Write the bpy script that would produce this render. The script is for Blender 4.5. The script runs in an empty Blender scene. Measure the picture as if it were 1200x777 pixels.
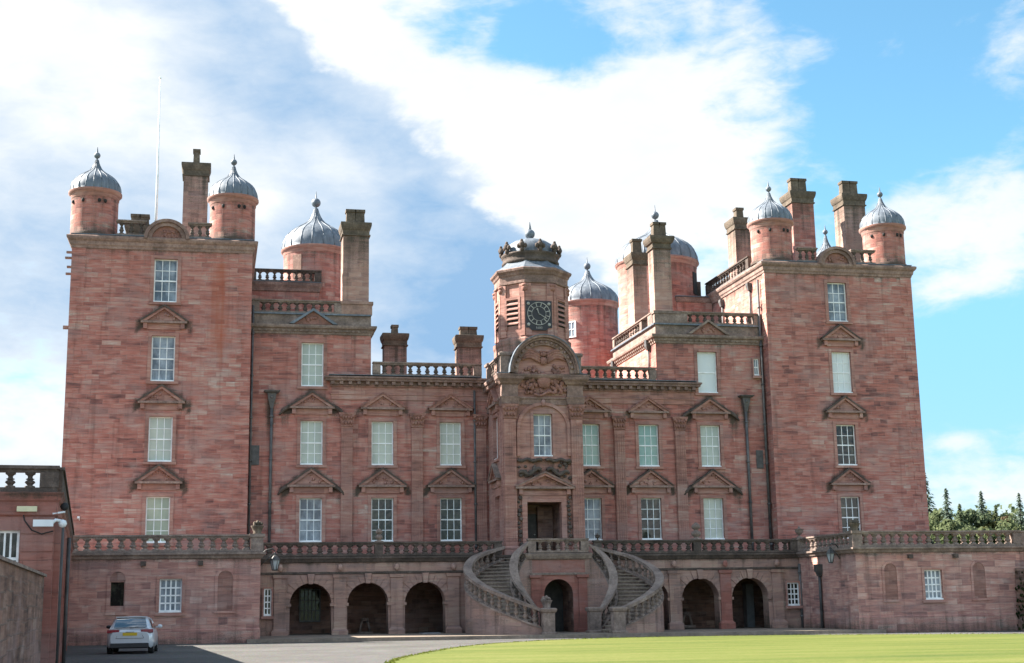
import bpy, math, random
from mathutils import Vector, Matrix
R_ = random.Random(11)
rad = math.radians
D = bpy.data
S = bpy.context.scene
COL = S.collection

# ------------------------------------------------------------------ camera, sky, sun, exposure
cam = D.cameras.new('camera'); cam.sensor_width = 36; cam.lens = 48.34
cam.clip_start = 0.1; cam.clip_end = 6000
co = D.objects.new('camera', cam); COL.objects.link(co); S.camera = co
YAW, PITCH, ROLL = 0.214336, 0.195502, 0.0164418
F = Vector((math.sin(YAW)*math.cos(PITCH), math.cos(YAW)*math.cos(PITCH), math.sin(PITCH)))
r0 = Vector((math.cos(YAW), -math.sin(YAW), 0)); u0 = r0.cross(F)
Rv = math.cos(ROLL)*r0 - math.sin(ROLL)*u0; Uv = math.sin(ROLL)*r0 + math.cos(ROLL)*u0
m = Matrix(((Rv.x, Uv.x, -F.x), (Rv.y, Uv.y, -F.y), (Rv.z, Uv.z, -F.z))).to_4x4()
m.translation = Vector((-15.019, -67.151, 1.45)); co.matrix_world = m

SUN_PHI, SUN_EL = rad(26), rad(40)
sdir = Vector((-math.cos(SUN_PHI)*math.cos(SUN_EL), math.sin(SUN_PHI)*math.cos(SUN_EL), math.sin(SUN_EL)))
sl = D.lights.new('sun', 'SUN'); sl.energy = 5.0; sl.angle = rad(0.55); sl.color = (1.0, 0.94, 0.85)
so = D.objects.new('sun', sl); COL.objects.link(so); so.rotation_euler = sdir.to_track_quat('Z', 'Y').to_euler()
SKY_STRENGTH = 0.05
S.view_settings.view_transform = 'Standard'; S.view_settings.look = 'None'
S.view_settings.gamma = 1; S.view_settings.use_curve_mapping = False
S.view_settings.exposure = 2.16

def new_nodes(tree):
    tree.nodes.clear()
    def N(t, **k):
        n = tree.nodes.new(t)
        for a, b in k.items():
            if a == 'ins':
                for i, v in b.items():
                    if hasattr(v, 'is_output'): tree.links.new(v, n.inputs[i])
                    else: n.inputs[i].default_value = v
            else: setattr(n, a, b)
        return n
    def M(op, a, b=None, c=None, clamp=False):
        ins = {0: a}
        if b is not None: ins[1] = b
        if c is not None: ins[2] = c
        n = N('ShaderNodeMath', operation=op, ins=ins); n.use_clamp = clamp
        return n.outputs[0]
    return N, M
def ramp(N, fac, stops, interp='LINEAR'):
    n = N('ShaderNodeValToRGB', ins={0: fac}); e = n.color_ramp.elements; n.color_ramp.interpolation = interp
    while len(e) > 1: e.remove(e[-1])
    e[0].position = stops[0][0]; e[0].color = c4(stops[0][1])
    for p, c in stops[1:]:
        x = e.new(p); x.color = c4(c)
    return n.outputs[0]
def c4(c): return (c, c, c, 1) if isinstance(c, (int, float)) else (*c, 1)
def mixc(N, f, a, b, mode='MIX'):
    n = N('ShaderNodeMix', data_type='RGBA', blend_type=mode)
    for i, v in ((0, f), (6, a), (7, b)):
        if hasattr(v, 'is_output'): n.id_data.links.new(v, n.inputs[i])
        else: n.inputs[i].default_value = v if i == 0 else c4(v)
    return n.outputs[2]
def smooth(N, x, a, b):
    return N('ShaderNodeMapRange', interpolation_type='SMOOTHSTEP', ins={0: x, 1: a, 2: b}).outputs[0]

w = D.worlds.new('World'); S.world = w; w.use_nodes = True
N, M = new_nodes(w.node_tree)
sky = N('ShaderNodeTexSky', sky_type='NISHITA', sun_disc=False, sun_elevation=SUN_EL,
        sun_rotation=math.atan2(sdir.x, sdir.y), air_density=1.0, dust_density=0.6, ozone_density=1.6)
tc = N('ShaderNodeTexCoord').outputs['Generated']
xyz = N('ShaderNodeSeparateXYZ', ins={0: tc}).outputs
AZ = M('MULTIPLY', M('ARCTAN2', xyz[0], xyz[1]), 57.29578)
EL = M('MULTIPLY', M('ARCSINE', xyz[2]), 57.29578)
def blob(a, e, sa, se, amp, tilt=0.0):      # a cloud mass at a compass bearing and height above the horizon (degrees)
    da = M('SUBTRACT', AZ, a); de = M('SUBTRACT', EL, e)
    if tilt: de = M('ADD', de, M('MULTIPLY', da, tilt))
    p = M('ADD', M('POWER', M('DIVIDE', M('ABSOLUTE', da), sa), 2.0), M('POWER', M('DIVIDE', M('ABSOLUTE', de), se), 2.0))
    return M('MULTIPLY', M('EXPONENT', M('MULTIPLY', p, -1.0)), amp)
def summed(L):
    t = L[0]
    for q in L[1:]: t = M('ADD', t, q)
    return t
mp = N('ShaderNodeMapping', ins={0: tc, 3: (1, 1, 1.7)}).outputs[0]
n1 = N('ShaderNodeTexNoise', ins={'Vector': mp, 'Scale': 6.5, 'Detail': 9, 'Roughness': 0.58, 'Distortion': 0.35}).outputs[0]
n2 = N('ShaderNodeTexNoise', ins={'Vector': mp, 'Scale': 19.0, 'Detail': 7, 'Roughness': 0.55, 'Distortion': 0.2}).outputs[0]
n3 = N('ShaderNodeTexNoise', ins={'Vector': mp, 'Scale': 2.6, 'Detail': 4, 'Roughness': 0.5}).outputs[0]
n4 = N('ShaderNodeTexNoise', ins={'Vector': N('ShaderNodeMapping', ins={0: tc, 2: (0, 0.5, 0.4), 3: (1.0, 1.0, 2.6)}).outputs[0], 'Scale': 34.0, 'Detail': 9, 'Roughness': 0.62, 'Distortion': 0.5}).outputs[0]
nn = M('ADD', M('MULTIPLY', M('SUBTRACT', n1, 0.5), 2.1), M('ADD', M('MULTIPLY', M('SUBTRACT', n2, 0.5), 1.2), M('MULTIPLY', M('SUBTRACT', n4, 0.5), 0.75)))
local = summed([
    blob(-6, 17, 14, 16, 1.2), blob(-2, 21, 8, 6, 0.5), blob(3, 26, 6, 3.0, 0.5), blob(17.5, 18.5, 6.2, 4.6, 1.05, 0.08), blob(22.5, 20.5, 3.6, 2.2, 0.45, -0.2),
    blob(20, 14, 7, 4, 0.55), blob(31, 14.2, 4.5, 2.2, 0.75), blob(30.5, 11.9, 4.0, 0.9, 0.45, -0.15), blob(31.5, 4.0, 5, 2.0, 0.75),
    blob(7, 14, 6, 9, 0.8), blob(12, 15, 4, 5, 0.55), blob(33.5, 21, 1.6, 1.4, 0.5), blob(11.2, 23.6, 1.0, 1.2, 0.5),
    blob(28.8, 22, 1.2, 1.0, 0.5), blob(30.2, 6.0, 1.4, 0.35, 0.4),
    blob(2, 19, 9, 4, 0.5), blob(9, 17, 4, 3, 0.4), blob(12.2, 23.2, 4.4, 1.4, -0.8, 0.05), blob(29, 20, 3.2, 3.4, -0.35), blob(31, 8.6, 6, 1.8, -0.5)])
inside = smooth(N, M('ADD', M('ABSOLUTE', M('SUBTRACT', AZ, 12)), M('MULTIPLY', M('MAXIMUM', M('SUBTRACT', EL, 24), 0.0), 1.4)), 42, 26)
elsewhere = M('MULTIPLY', M('SUBTRACT', n3, 0.36), 2.2)
dens = M('ADD', N('ShaderNodeMix', data_type='FLOAT', ins={0: inside, 2: elsewhere, 3: local}).outputs[0], nn)
mask = smooth(N, dens, 0.10, 0.92)
line = M('ADD', M('SUBTRACT', EL, 22.6), M('MULTIPLY', M('SUBTRACT', AZ, 4.6), 0.86))     # height above the slanting rim of the grey bank
rag = M('ADD', line, M('ADD', M('MULTIPLY', M('SUBTRACT', n1, 0.5), 11.0), M('ADD', M('MULTIPLY', M('SUBTRACT', n2, 0.5), 5.0), M('MULTIPLY', M('SUBTRACT', n4, 0.5), 1.8))))
bank = smooth(N, rag, 0.5, -1.1)
rimdark = M('EXPONENT', M('MULTIPLY', M('POWER', M('DIVIDE', M('ABSOLUTE', M('ADD', line, 3.2)), 5.2), 2.0), -1.0))
extra = summed([blob(-7, 13.2, 6, 3.6, 0.42), blob(8, 11, 6, 4, 0.3), blob(13.8, 15.6, 2.0, 1.8, 0.25), blob(-5.5, 22.5, 4.5, 3.0, -0.62), blob(5.0, 17.8, 1.9, 1.1, -0.55, 0.35), blob(0.2, 18.4, 3.2, 1.5, -0.45, 0.3), blob(1.8, 16.4, 1.4, .8, -.5), blob(-7.5, 7.4, 4, 1.8, -0.7)])
mott = M('ADD', M('MULTIPLY', M('SUBTRACT', n1, 0.5), 1.0), M('ADD', M('MULTIPLY', M('SUBTRACT', n2, 0.5), 0.8), M('MULTIPLY', M('SUBTRACT', n4, 0.5), 0.4)))
shade = M('MULTIPLY', bank, M('ADD', M('ADD', 0.30, M('MULTIPLY', rimdark, 0.5)), M('ADD', extra, mott)), clamp=True)
soft_ = M('MULTIPLY', M('MAXIMUM', mott, 0.0), 0.35, clamp=True)
shade = M('MAXIMUM', shade, soft_)
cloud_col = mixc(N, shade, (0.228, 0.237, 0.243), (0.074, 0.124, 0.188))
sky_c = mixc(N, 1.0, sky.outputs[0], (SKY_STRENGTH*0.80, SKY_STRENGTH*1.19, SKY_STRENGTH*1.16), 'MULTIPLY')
cloud_col = mixc(N, inside, mixc(N, 1.0, cloud_col, (2.5, 2.38, 2.34), 'MULTIPLY'), cloud_col)   # clouds out of view brightened as added fill light for the facade
low = smooth(N, EL, 16, 3)
sky_c = mixc(N, low, sky_c, mixc(N, 1.0, sky_c, (0.68, 0.65, 0.82), 'MULTIPLY'))
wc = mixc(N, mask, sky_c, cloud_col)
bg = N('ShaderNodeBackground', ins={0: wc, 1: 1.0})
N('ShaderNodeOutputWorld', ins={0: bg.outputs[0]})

# ------------------------------------------------------------------ materials
MAT = {}
def mat(name):
    x = D.materials.new(name); x.use_nodes = True; MAT[name] = x
    return (*new_nodes(x.node_tree),)
def finish(N, col, rough=0.85, bump=None, bstr=0.3, bdist=0.02, metal=0.0, spec=0.5, extra=None):
    ins = {'Base Color': col if hasattr(col, 'is_output') else c4(col), 'Roughness': rough, 'Metallic': metal, 'Specular IOR Level': spec}
    if extra: ins.update(extra)
    b = N('ShaderNodeBsdfPrincipled', ins=ins)
    if bump is not None:
        bn = N('ShaderNodeBump', ins={'Strength': bstr, 'Distance': bdist, 'Height': bump})
        b.id_data.links.new(bn.outputs[0], b.inputs['Normal'])
    N('ShaderNodeOutputMaterial', ins={0: b.outputs[0]})
def stone(name, tones, mortar, bw, bh, msize=0.012, rnd=0.5, soft=0.5, wet=0.85, grime=(0.045, 0.043, 0.032), pale=0.25):
    N, M = mat(name)
    uv = N('ShaderNodeUVMap', uv_map='UVMap').outputs[0]
    warp = N('ShaderNodeTexNoise', ins={'Vector': uv, 'Scale': 0.75, 'Detail': 4, 'Roughness': 0.6}).outputs[1]
    wv = N('ShaderNodeVectorMath', operation='SCALE', ins={0: N('ShaderNodeVectorMath', operation='SUBTRACT', ins={0: warp, 1: (.5, .5, .5)}).outputs[0], 3: 0.16}).outputs[0]
    uw = N('ShaderNodeVectorMath', operation='ADD', ins={0: uv, 1: wv}).outputs[0]
    def bricks(w_, h_, off, seed):
        v = N('ShaderNodeVectorMath', operation='ADD', ins={0: uw, 1: (seed, seed*0.37, 0)}).outputs[0]
        return N('ShaderNodeTexBrick', offset=off, offset_frequency=2, squash=0.72, squash_frequency=3,
                 ins={'Vector': v, 'Color1': (0, 0, 0, 1), 'Color2': (1, 1, 1, 1), 'Mortar': (.5, .5, .5, 1), 'Scale': 1.0,
                      'Mortar Size': msize, 'Mortar Smooth': 0.3, 'Bias': 0.0, 'Brick Width': w_, 'Row Height': h_})
    b1 = bricks(bw, bh, 0.43, 0.0); b2 = bricks(bw*1.55, bh, 0.31, 3.1)
    sel = smooth(N, N('ShaderNodeTexNoise', ins={'Vector': uv, 'Scale': 0.45, 'Detail': 3}).outputs[0], 0.46, 0.54)
    br = mixc(N, sel, b1.outputs[0], b2.outputs[0])
    mo = N('ShaderNodeMix', data_type='FLOAT', ins={0: sel, 2: b1.outputs[1], 3: b2.outputs[1]}).outputs[0]
    st = N('ShaderNodeMapping', ins={0: uv, 3: (0.55, 5.5, 1)}).outputs[0]
    bed = N('ShaderNodeTexNoise', ins={'Vector': st, 'Scale': 1.6, 'Detail': 8, 'Roughness': 0.62}).outputs[0]
    big = N('ShaderNodeTexNoise', ins={'Vector': uv, 'Scale': 0.28, 'Detail': 5, 'Roughness': 0.55}).outputs[0]
    fine = N('ShaderNodeTexNoise', ins={'Vector': uv, 'Scale': 22, 'Detail': 4, 'Roughness': 0.6}).outputs[0]
    vst = N('ShaderNodeMapping', ins={0: uv, 3: (2.6, 0.16, 1)}).outputs[0]
    drip = N('ShaderNodeTexNoise', ins={'Vector': vst, 'Scale': 1.0, 'Detail': 5, 'Roughness': 0.6}).outputs[0]
    bed2 = N('ShaderNodeTexNoise', ins={'Vector': N('ShaderNodeMapping', ins={0: uw, 1: (5, 2, 0), 3: (1.1, 13, 1)}).outputs[0], 'Scale': 1.4, 'Detail': 6, 'Roughness': 0.65}).outputs[0]
    v = M('ADD', M('MULTIPLY', br, rnd), M('ADD', M('MULTIPLY', M('SUBTRACT', bed, 0.5), 1.7*soft), M('ADD', M('MULTIPLY', M('SUBTRACT', bed2, 0.5), 1.0*soft), M('MULTIPLY', M('SUBTRACT', big, 0.5), 1.0))))
    v = M('ADD', v, 0.5*(1-rnd))
    col = ramp(N, v, tones)
    bh_ = ramp(N, br, [(0, (0.76, 0.78, 0.82)), (.2, (0.98, .92, .9)), (.5, (1.0, 1.0, 1.0)), (.75, (1.06, .95, .9)), (.93, (1.03, 1.06, 1.05)), (1, (1.12, 1.2, 1.2))])
    col = mixc(N, 0.8*min(1, rnd*2), col, mixc(N, 1.0, col, bh_, 'MULTIPLY'))
    col = mixc(N, M('MULTIPLY', mo, M('MULTIPLY', fine, 1.0)), col, mortar)
    dline = smooth(N, bed2, 0.60, 0.74); col = mixc(N, M('MULTIPLY', dline, 0.55), col, mixc(N, 1.0, col, (0.50, 0.49, 0.50), 'MULTIPLY'))
    grey = smooth(N, N('ShaderNodeTexNoise', ins={'Vector': N('ShaderNodeMapping', ins={0: uv, 1: (31, 7, 0), 3: (0.9, 1.5, 1)}).outputs[0], 'Scale': 0.55, 'Detail': 7, 'Roughness': 0.62}).outputs[0], 0.47, 0.66); col = mixc(N, M('MULTIPLY', grey, 0.5), col, (0.31, 0.205, 0.185))
    col = mixc(N, M('MULTIPLY', M('SUBTRACT', fine, 0.42), 0.55, clamp=True), col, mixc(N, 1.0, col, (0.62, 0.62, 0.64), 'MULTIPLY'))
    pl = smooth(N, N('ShaderNodeTexNoise', ins={'Vector': N('ShaderNodeMapping', ins={0: uv, 3: (0.7, 2.2, 1), 1: (9, 4, 0)}).outputs[0], 'Scale': 1.1, 'Detail': 6}).outputs[0], 0.55, 0.75)
    col = mixc(N, M('MULTIPLY', pl, pale), col, (0.50, 0.39, 0.345))
    dk = smooth(N, drip, 0.52, 0.72)
    blot = smooth(N, N('ShaderNodeTexNoise', ins={'Vector': N('ShaderNodeMapping', ins={0: uv, 3: (0.8, 2.4, 1), 1: (3, 17, 0)}).outputs[0], 'Scale': 1.9, 'Detail': 7, 'Roughness': 0.68}).outputs[0], 0.56, 0.72)
    col = mixc(N, M('MULTIPLY', blot, 0.72), col, mixc(N, 1.0, col, (0.45, 0.44, 0.46), 'MULTIPLY'))
    col = mixc(N, M('MULTIPLY', dk, wet*0.5), col, mixc(N, 1.0, col, (0.42, 0.42, 0.42), 'MULTIPLY'))
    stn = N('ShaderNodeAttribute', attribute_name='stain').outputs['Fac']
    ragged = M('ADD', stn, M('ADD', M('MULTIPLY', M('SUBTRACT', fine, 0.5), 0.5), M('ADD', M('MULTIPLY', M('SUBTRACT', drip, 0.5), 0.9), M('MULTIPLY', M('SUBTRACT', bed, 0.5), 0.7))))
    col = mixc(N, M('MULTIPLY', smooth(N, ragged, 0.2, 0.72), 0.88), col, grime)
    rust = N('ShaderNodeAttribute', attribute_name='rust').outputs['Fac']
    col = mixc(N, smooth(N, M('ADD', rust, M('MULTIPLY', M('SUBTRACT', drip, 0.5), 0.8)), 0.35, 0.95), col, (0.34, 0.085, 0.04))
    hgt = M('ADD', M('MULTIPLY', mo, -1.0), M('ADD', M('MULTIPLY', fine, 0.35), M('MULTIPLY', bed, 0.5)))
    finish(N, col, 0.9, hgt, 0.55, 0.02, spec=0.25)
RED = [(0.0, (0.123, 0.060, 0.054)), (0.2, (0.246, 0.105, 0.089)), (0.4, (0.378, 0.144, 0.112)), (0.55, (0.425, 0.180, 0.145)), (0.72, (0.435, 0.239, 0.194)), (0.88, (0.453, 0.305, 0.255)), (1.0, (0.520, 0.401, 0.342))]
PINK = [(0.0, (0.177, 0.106, 0.099)), (0.3, (0.318, 0.165, 0.142)), (0.5, (0.424, 0.218, 0.179)), (0.75, (0.508, 0.307, 0.254)), (1.0, (0.547, 0.413, 0.359))]
BRN = [(0.0, (0.125, 0.092, 0.082)), (0.3, (0.250, 0.166, 0.139)), (0.55, (0.362, 0.221, 0.176)), (0.8, (0.412, 0.293, 0.226)), (1.0, (0.474, 0.366, 0.301))]
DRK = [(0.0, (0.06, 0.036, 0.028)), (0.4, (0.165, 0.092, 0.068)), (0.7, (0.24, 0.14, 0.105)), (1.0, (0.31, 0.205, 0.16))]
RSM = [(0.0, (0.166, 0.089, 0.078)), (0.3, (0.294, 0.148, 0.119)), (0.55, (0.392, 0.198, 0.159)), (0.8, (0.441, 0.265, 0.217)), (1.0, (0.480, 0.341, 0.285))]
stone('red_ashlar', RED, (0.30, 0.21, 0.18), 0.58, 0.235, 0.011, 0.36, 0.8, pale=0.36)
stone('pink_ashlar', PINK, (0.33, 0.25, 0.21), 0.66, 0.28, 0.011, 0.40, 0.8, pale=0.45)
stone('brown_ashlar', BRN, (0.24, 0.19, 0.15), 0.9, 0.42, 0.010, 0.28, 0.6)
stone('chimney_ashlar', [(0.0, (0.168, 0.114, 0.096)), (0.3, (0.288, 0.174, 0.144)), (0.5, (0.384, 0.228, 0.180)), (0.8, (0.456, 0.312, 0.252)), (1.0, (0.528, 0.408, 0.336))], (0.360, 0.276, 0.228), 0.55, 0.235, 0.009, 0.3, 0.6, pale=.45)
stone('niche_shade', [(0.0, (0.12, 0.072, 0.064)), (0.5, (0.25, 0.125, 0.10)), (1.0, (0.36, 0.22, 0.18))], (0.2, 0.14, 0.12), 0.72, 0.29, 0.009, 0.4, 0.8)
stone('dark_rubble_and_shade', DRK, (0.13, 0.11, 0.095), 0.42, 0.22, 0.014, 0.5, 0.7)  # dark wall stone, also used where shade is painted into openings
stone('dressed_stone', RSM, (0.28, 0.17, 0.14), 1.3, 0.5, 0.007, 0.3, 0.9)
stone('red_panel', [(0, (0.17, 0.075, 0.06)), (.5, (0.29, 0.115, 0.09)), (1, (0.38, 0.2, 0.16))], (0.17, 0.09, 0.075), 1.4, 0.5, 0.012, 0.25, 0.5, pale=0.1)

def weathered(name, base, dark, light, moss, mossy=0.5):
    N, M = mat(name)
    oc = N('ShaderNodeTexCoord').outputs['Object']
    a = N('ShaderNodeTexNoise', ins={'Vector': oc, 'Scale': 1.7, 'Detail': 8, 'Roughness': 0.62}).outputs[0]
    b = N('ShaderNodeTexNoise', ins={'Vector': oc, 'Scale': 9.0, 'Detail': 6, 'Roughness': 0.65}).outputs[0]
    c = N('ShaderNodeTexNoise', ins={'Vector': oc, 'Scale': 26.0, 'Detail': 3}).outputs[0]
    col = ramp(N, M('ADD', M('MULTIPLY', a, 0.6), M('MULTIPLY', b, 0.4)), [(0.3, dark), (0.52, base), (0.72, light)])
    nz = N('ShaderNodeSeparateXYZ', ins={0: N('ShaderNodeNewGeometry').outputs['Normal']}).outputs[2]
    g = smooth(N, M('ADD', M('MULTIPLY', nz, 0.35), M('ADD', M('MULTIPLY', M('SUBTRACT', b, 0.5), 1.6), M('MULTIPLY', M('SUBTRACT', a, 0.5), 1.2))), 0.3, 0.7)
    col = mixc(N, M('MULTIPLY', g, mossy), col, moss)
    lich = smooth(N, c, 0.64, 0.72)
    col = mixc(N, M('MULTIPLY', lich, 0.5), col, light)
    finish(N, col, 0.92, M('ADD', b, M('MULTIPLY', c, 0.5)), 0.5, 0.03, spec=0.2)
weathered('weathered_stone', (0.225, 0.165, 0.138), (0.080, 0.062, 0.054), (0.41, 0.32, 0.272), (0.12, 0.10, 0.062), 0.32)
weathered('cornice_stone', (0.235, 0.15, 0.124), (0.075, 0.054, 0.047), (0.42, 0.30, 0.25), (0.105, 0.085, 0.06), 0.35)
weathered('black_stone', (0.098, 0.074, 0.062), (0.036, 0.030, 0.027), (0.21, 0.16, 0.135), (0.07, 0.068, 0.036), 0.45)
weathered('cornice_pale', (0.28, 0.183, 0.152), (0.075, 0.058, 0.05), (0.46, 0.33, 0.276), (0.085, 0.072, 0.05), 0.45)
weathered('mossy_cap', (0.115, 0.088, 0.066), (0.045, 0.038, 0.03), (0.24, 0.19, 0.145), (0.12, 0.108, 0.03), 0.7)
weathered('chimney_stone', (0.310, 0.190, 0.149), (0.149, 0.103, 0.086), (0.425, 0.305, 0.247), (0.138, 0.103, 0.075), 0.4)
weathered('carved_stone', (0.287, 0.138, 0.109), (0.092, 0.063, 0.052), (0.414, 0.259, 0.201), (0.086, 0.086, 0.052), 0.65)
weathered('step_stone', (0.24, 0.185, 0.145), (0.13, 0.105, 0.085), (0.34, 0.275, 0.22), (0.13, 0.12, 0.085), 0.3)
weathered('pale_stone', (0.42, 0.40, 0.36), (0.25, 0.24, 0.21), (0.55, 0.53, 0.48), (0.25, 0.26, 0.17), 0.3)

N, M = mat('lead')
oc = N('ShaderNodeTexCoord').outputs['Object']
a = N('ShaderNodeTexNoise', ins={'Vector': N('ShaderNodeMapping', ins={0: oc, 3: (3, 3, 0.8)}).outputs[0], 'Scale': 1.6, 'Detail': 7, 'Roughness': 0.6}).outputs[0]
finish(N, ramp(N, a, [(0.3, (0.085, 0.098, 0.118)), (0.55, (0.14, 0.158, 0.182)), (0.75, (0.235, 0.255, 0.28))]), 0.55, a, 0.25, 0.02, metal=0.15, spec=0.4)
N, M = mat('black_iron')
oc = N('ShaderNodeTexCoord').outputs['Object']
a = N('ShaderNodeTexNoise', ins={'Vector': oc, 'Scale': 3, 'Detail': 6}).outputs[0]
finish(N, ramp(N, a, [(0.35, (0.035, 0.034, 0.034)), (0.7, (0.085, 0.078, 0.074))]), 0.6)
def plain(name, col, rough=0.5, spec=0.5, metal=0.0, var=0.12, scale=4.0, extra=None):
    N, M = mat(name)
    oc = N('ShaderNodeTexCoord').outputs['Object']
    a = N('ShaderNodeTexNoise', ins={'Vector': oc, 'Scale': scale, 'Detail': 5}).outputs[0]
    lo = tuple(c*(1-var*1.6) for c in col); hi = tuple(min(1, c*(1+var)) for c in col)
    finish(N, ramp(N, a, [(0.3, lo), (0.7, hi)]), rough, spec=spec, metal=metal, extra=extra)
plain('white_paint', (0.84, 0.84, 0.83), 0.5)
plain('lead_pipe', (0.10, 0.092, 0.09), 0.6, var=0.3)
plain('lantern_pane', (0.34, 0.36, 0.37), 0.15, var=0.2)
plain('dark_void', (0.02, 0.018, 0.017), 0.9, var=0.3)
plain('door_wood', (0.035, 0.028, 0.024), 0.6, var=0.4)
plain('grey_door', (0.2, 0.19, 0.19), 0.6)
plain('slate_roof', (0.10, 0.105, 0.115), 0.7, var=0.3)
plain('clock_blue', (0.012, 0.010, 0.014), 0.5, var=0.2)
plain('gilt', (0.34, 0.315, 0.28), 0.5, var=0.25)
plain('rubber', (0.018, 0.018, 0.019), 0.8)
plain('alloy', (0.42, 0.43, 0.45), 0.35, metal=0.7)
plain('car_paint', (0.56, 0.585, 0.62), 0.28, metal=0.15, var=0.03, extra={'Coat Weight': 0.6, 'Coat Roughness': 0.05})
plain('car_glass', (0.03, 0.035, 0.04), 0.03, spec=1.0, extra={'Coat Weight': 1.0, 'Coat IOR': 2.0, 'Coat Roughness': 0.03}, var=0.2)
plain('car_black', (0.02, 0.02, 0.022), 0.55)
plain('tail_red', (0.24, 0.008, 0.02), 0.2, spec=0.7, var=0.25, scale=14)
plain('plate_yellow', (0.62, 0.42, 0.02), 0.45, var=0.04)
plain('cream_plastic', (0.60, 0.56, 0.36), 0.5, var=0.06)
plain('white_plastic', (0.70, 0.72, 0.74), 0.4, var=0.05)
plain('terracotta', (0.16, 0.09, 0.07), 0.85, var=0.3)
plain('mat_grey', (0.30, 0.30, 0.31), 0.8)
plain('bark', (0.075, 0.055, 0.042), 0.95, var=0.3, scale=8)
def glass(name, c0, c1, scale=0.7, rough=0.04, contrast=(0.40, 0.62)):
    N, M = mat(name)
    oc = N('ShaderNodeTexCoord').outputs['Object']
    a = N('ShaderNodeTexNoise', ins={'Vector': N('ShaderNodeMapping', ins={0: oc, 3: (1.0, 1.0, 0.7)}).outputs[0], 'Scale': scale, 'Detail': 6, 'Roughness': 0.65}).outputs[0]
    wv = N('ShaderNodeTexNoise', ins={'Vector': oc, 'Scale': 5.0, 'Detail': 2}).outputs[0]
    finish(N, ramp(N, a, [(contrast[0], c0), (contrast[1], c1)]), rough, wv, 0.12, 0.03, spec=0.35)
glass('pane_blind', (0.36, 0.40, 0.35), (0.47, 0.50, 0.42), 0.8, 0.08)
glass('pane_white', (0.60, 0.63, 0.62), (0.68, 0.70, 0.66), 0.8, 0.08)
glass('pane_green', (0.22, 0.35, 0.31), (0.34, 0.45, 0.39), 0.8, 0.07)
glass('pane_tan', (0.30, 0.34, 0.26), (0.42, 0.44, 0.33), 0.9, 0.07)
glass('pane_grey', (0.09, 0.11, 0.135), (0.30, 0.34, 0.38), 1.5, 0.06)  # blue-grey mottling stands in for sky reflections in the glass
glass('pane_dark', (0.010, 0.012, 0.011), (0.085, 0.085, 0.06), 2.6, 0.04, (0.45, 0.72))  # lighter patches stand in for reflections on dark glass

N, M = mat('gravel')
oc = N('ShaderNodeTexCoord').outputs['Object']
a = N('ShaderNodeTexNoise', ins={'Vector': oc, 'Scale': 0.35, 'Detail': 6, 'Roughness': 0.6}).outputs[0]
b = N('ShaderNodeTexNoise', ins={'Vector': oc, 'Scale': 9.0, 'Detail': 6, 'Roughness': 0.75}).outputs[0]
v_ = N('ShaderNodeTexVoronoi', ins={'Vector': oc, 'Scale': 28.0}).outputs
trk = N('ShaderNodeTexNoise', ins={'Vector': N('ShaderNodeMapping', ins={0: oc, 3: (0.12, 1.1, 1)}).outputs[0], 'Scale': 1.0, 'Detail': 4}).outputs[0]
col = ramp(N, M('ADD', M('MULTIPLY', a, 0.5), M('MULTIPLY', b, 0.5)), [(0.34, (0.075, 0.069, 0.063)), (0.5, (0.125, 0.117, 0.109)), (0.66, (0.175, 0.166, 0.157))])
col = mixc(N, 0.5, col, mixc(N, 1.0, col, v_[1], 'MULTIPLY'))
col = mixc(N, M('MULTIPLY', smooth(N, trk, 0.5, 0.66), 0.3), col, (0.085, 0.074, 0.064))
finish(N, col, 0.95, M('ADD', v_[0], b), 0.6, 0.03, spec=0.2)
N, M = mat('lawn_grass')
oc = N('ShaderNodeTexCoord').outputs['Object']
a = N('ShaderNodeTexNoise', ins={'Vector': N('ShaderNodeMapping', ins={0: oc, 3: (0.25, 1.0, 1)}).outputs[0], 'Scale': 0.35, 'Detail': 7, 'Roughness': 0.62}).outputs[0]
b = N('ShaderNodeTexNoise', ins={'Vector': oc, 'Scale': 7.0, 'Detail': 6, 'Roughness': 0.7}).outputs[0]
wv = N('ShaderNodeTexWave', wave_type='BANDS', bands_direction='Y', ins={'Vector': oc, 'Scale': 0.16, 'Distortion': 1.6, 'Detail': 2, 'Detail Scale': 0.6}).outputs[1]
col = ramp(N, M('ADD', M('MULTIPLY', a, 0.6), M('MULTIPLY', b, 0.4)), [(0.36, (0.052, 0.078, 0.013)), (0.5, (0.092, 0.110, 0.020)), (0.64, (0.140, 0.142, 0.040))])
col = mixc(N, M('MULTIPLY', wv, 0.3), col, (0.135, 0.136, 0.04))
dry = smooth(N, N('ShaderNodeTexNoise', ins={'Vector': N('ShaderNodeMapping', ins={0: oc, 3: (0.5, 1.3, 1)}).outputs[0], 'Scale': 0.9, 'Detail': 8, 'Roughness': 0.72}).outputs[0], 0.52, 0.72)
col = mixc(N, M('MULTIPLY', dry, 0.55), col, (0.16, 0.135, 0.045))
finish(N, col, 0.9, b, 0.7, 0.05, spec=0.15)
N, M = mat('terrain_grass')
oc = N('ShaderNodeTexCoord').outputs['Object']
a = N('ShaderNodeTexNoise', ins={'Vector': oc, 'Scale': 0.08, 'Detail': 8, 'Roughness': 0.65}).outputs[0]
finish(N, ramp(N, a, [(0.35, (0.05, 0.085, 0.018)), (0.6, (0.10, 0.14, 0.03)), (0.75, (0.15, 0.16, 0.05))]), 0.95, a, 0.4, 0.2)
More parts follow.
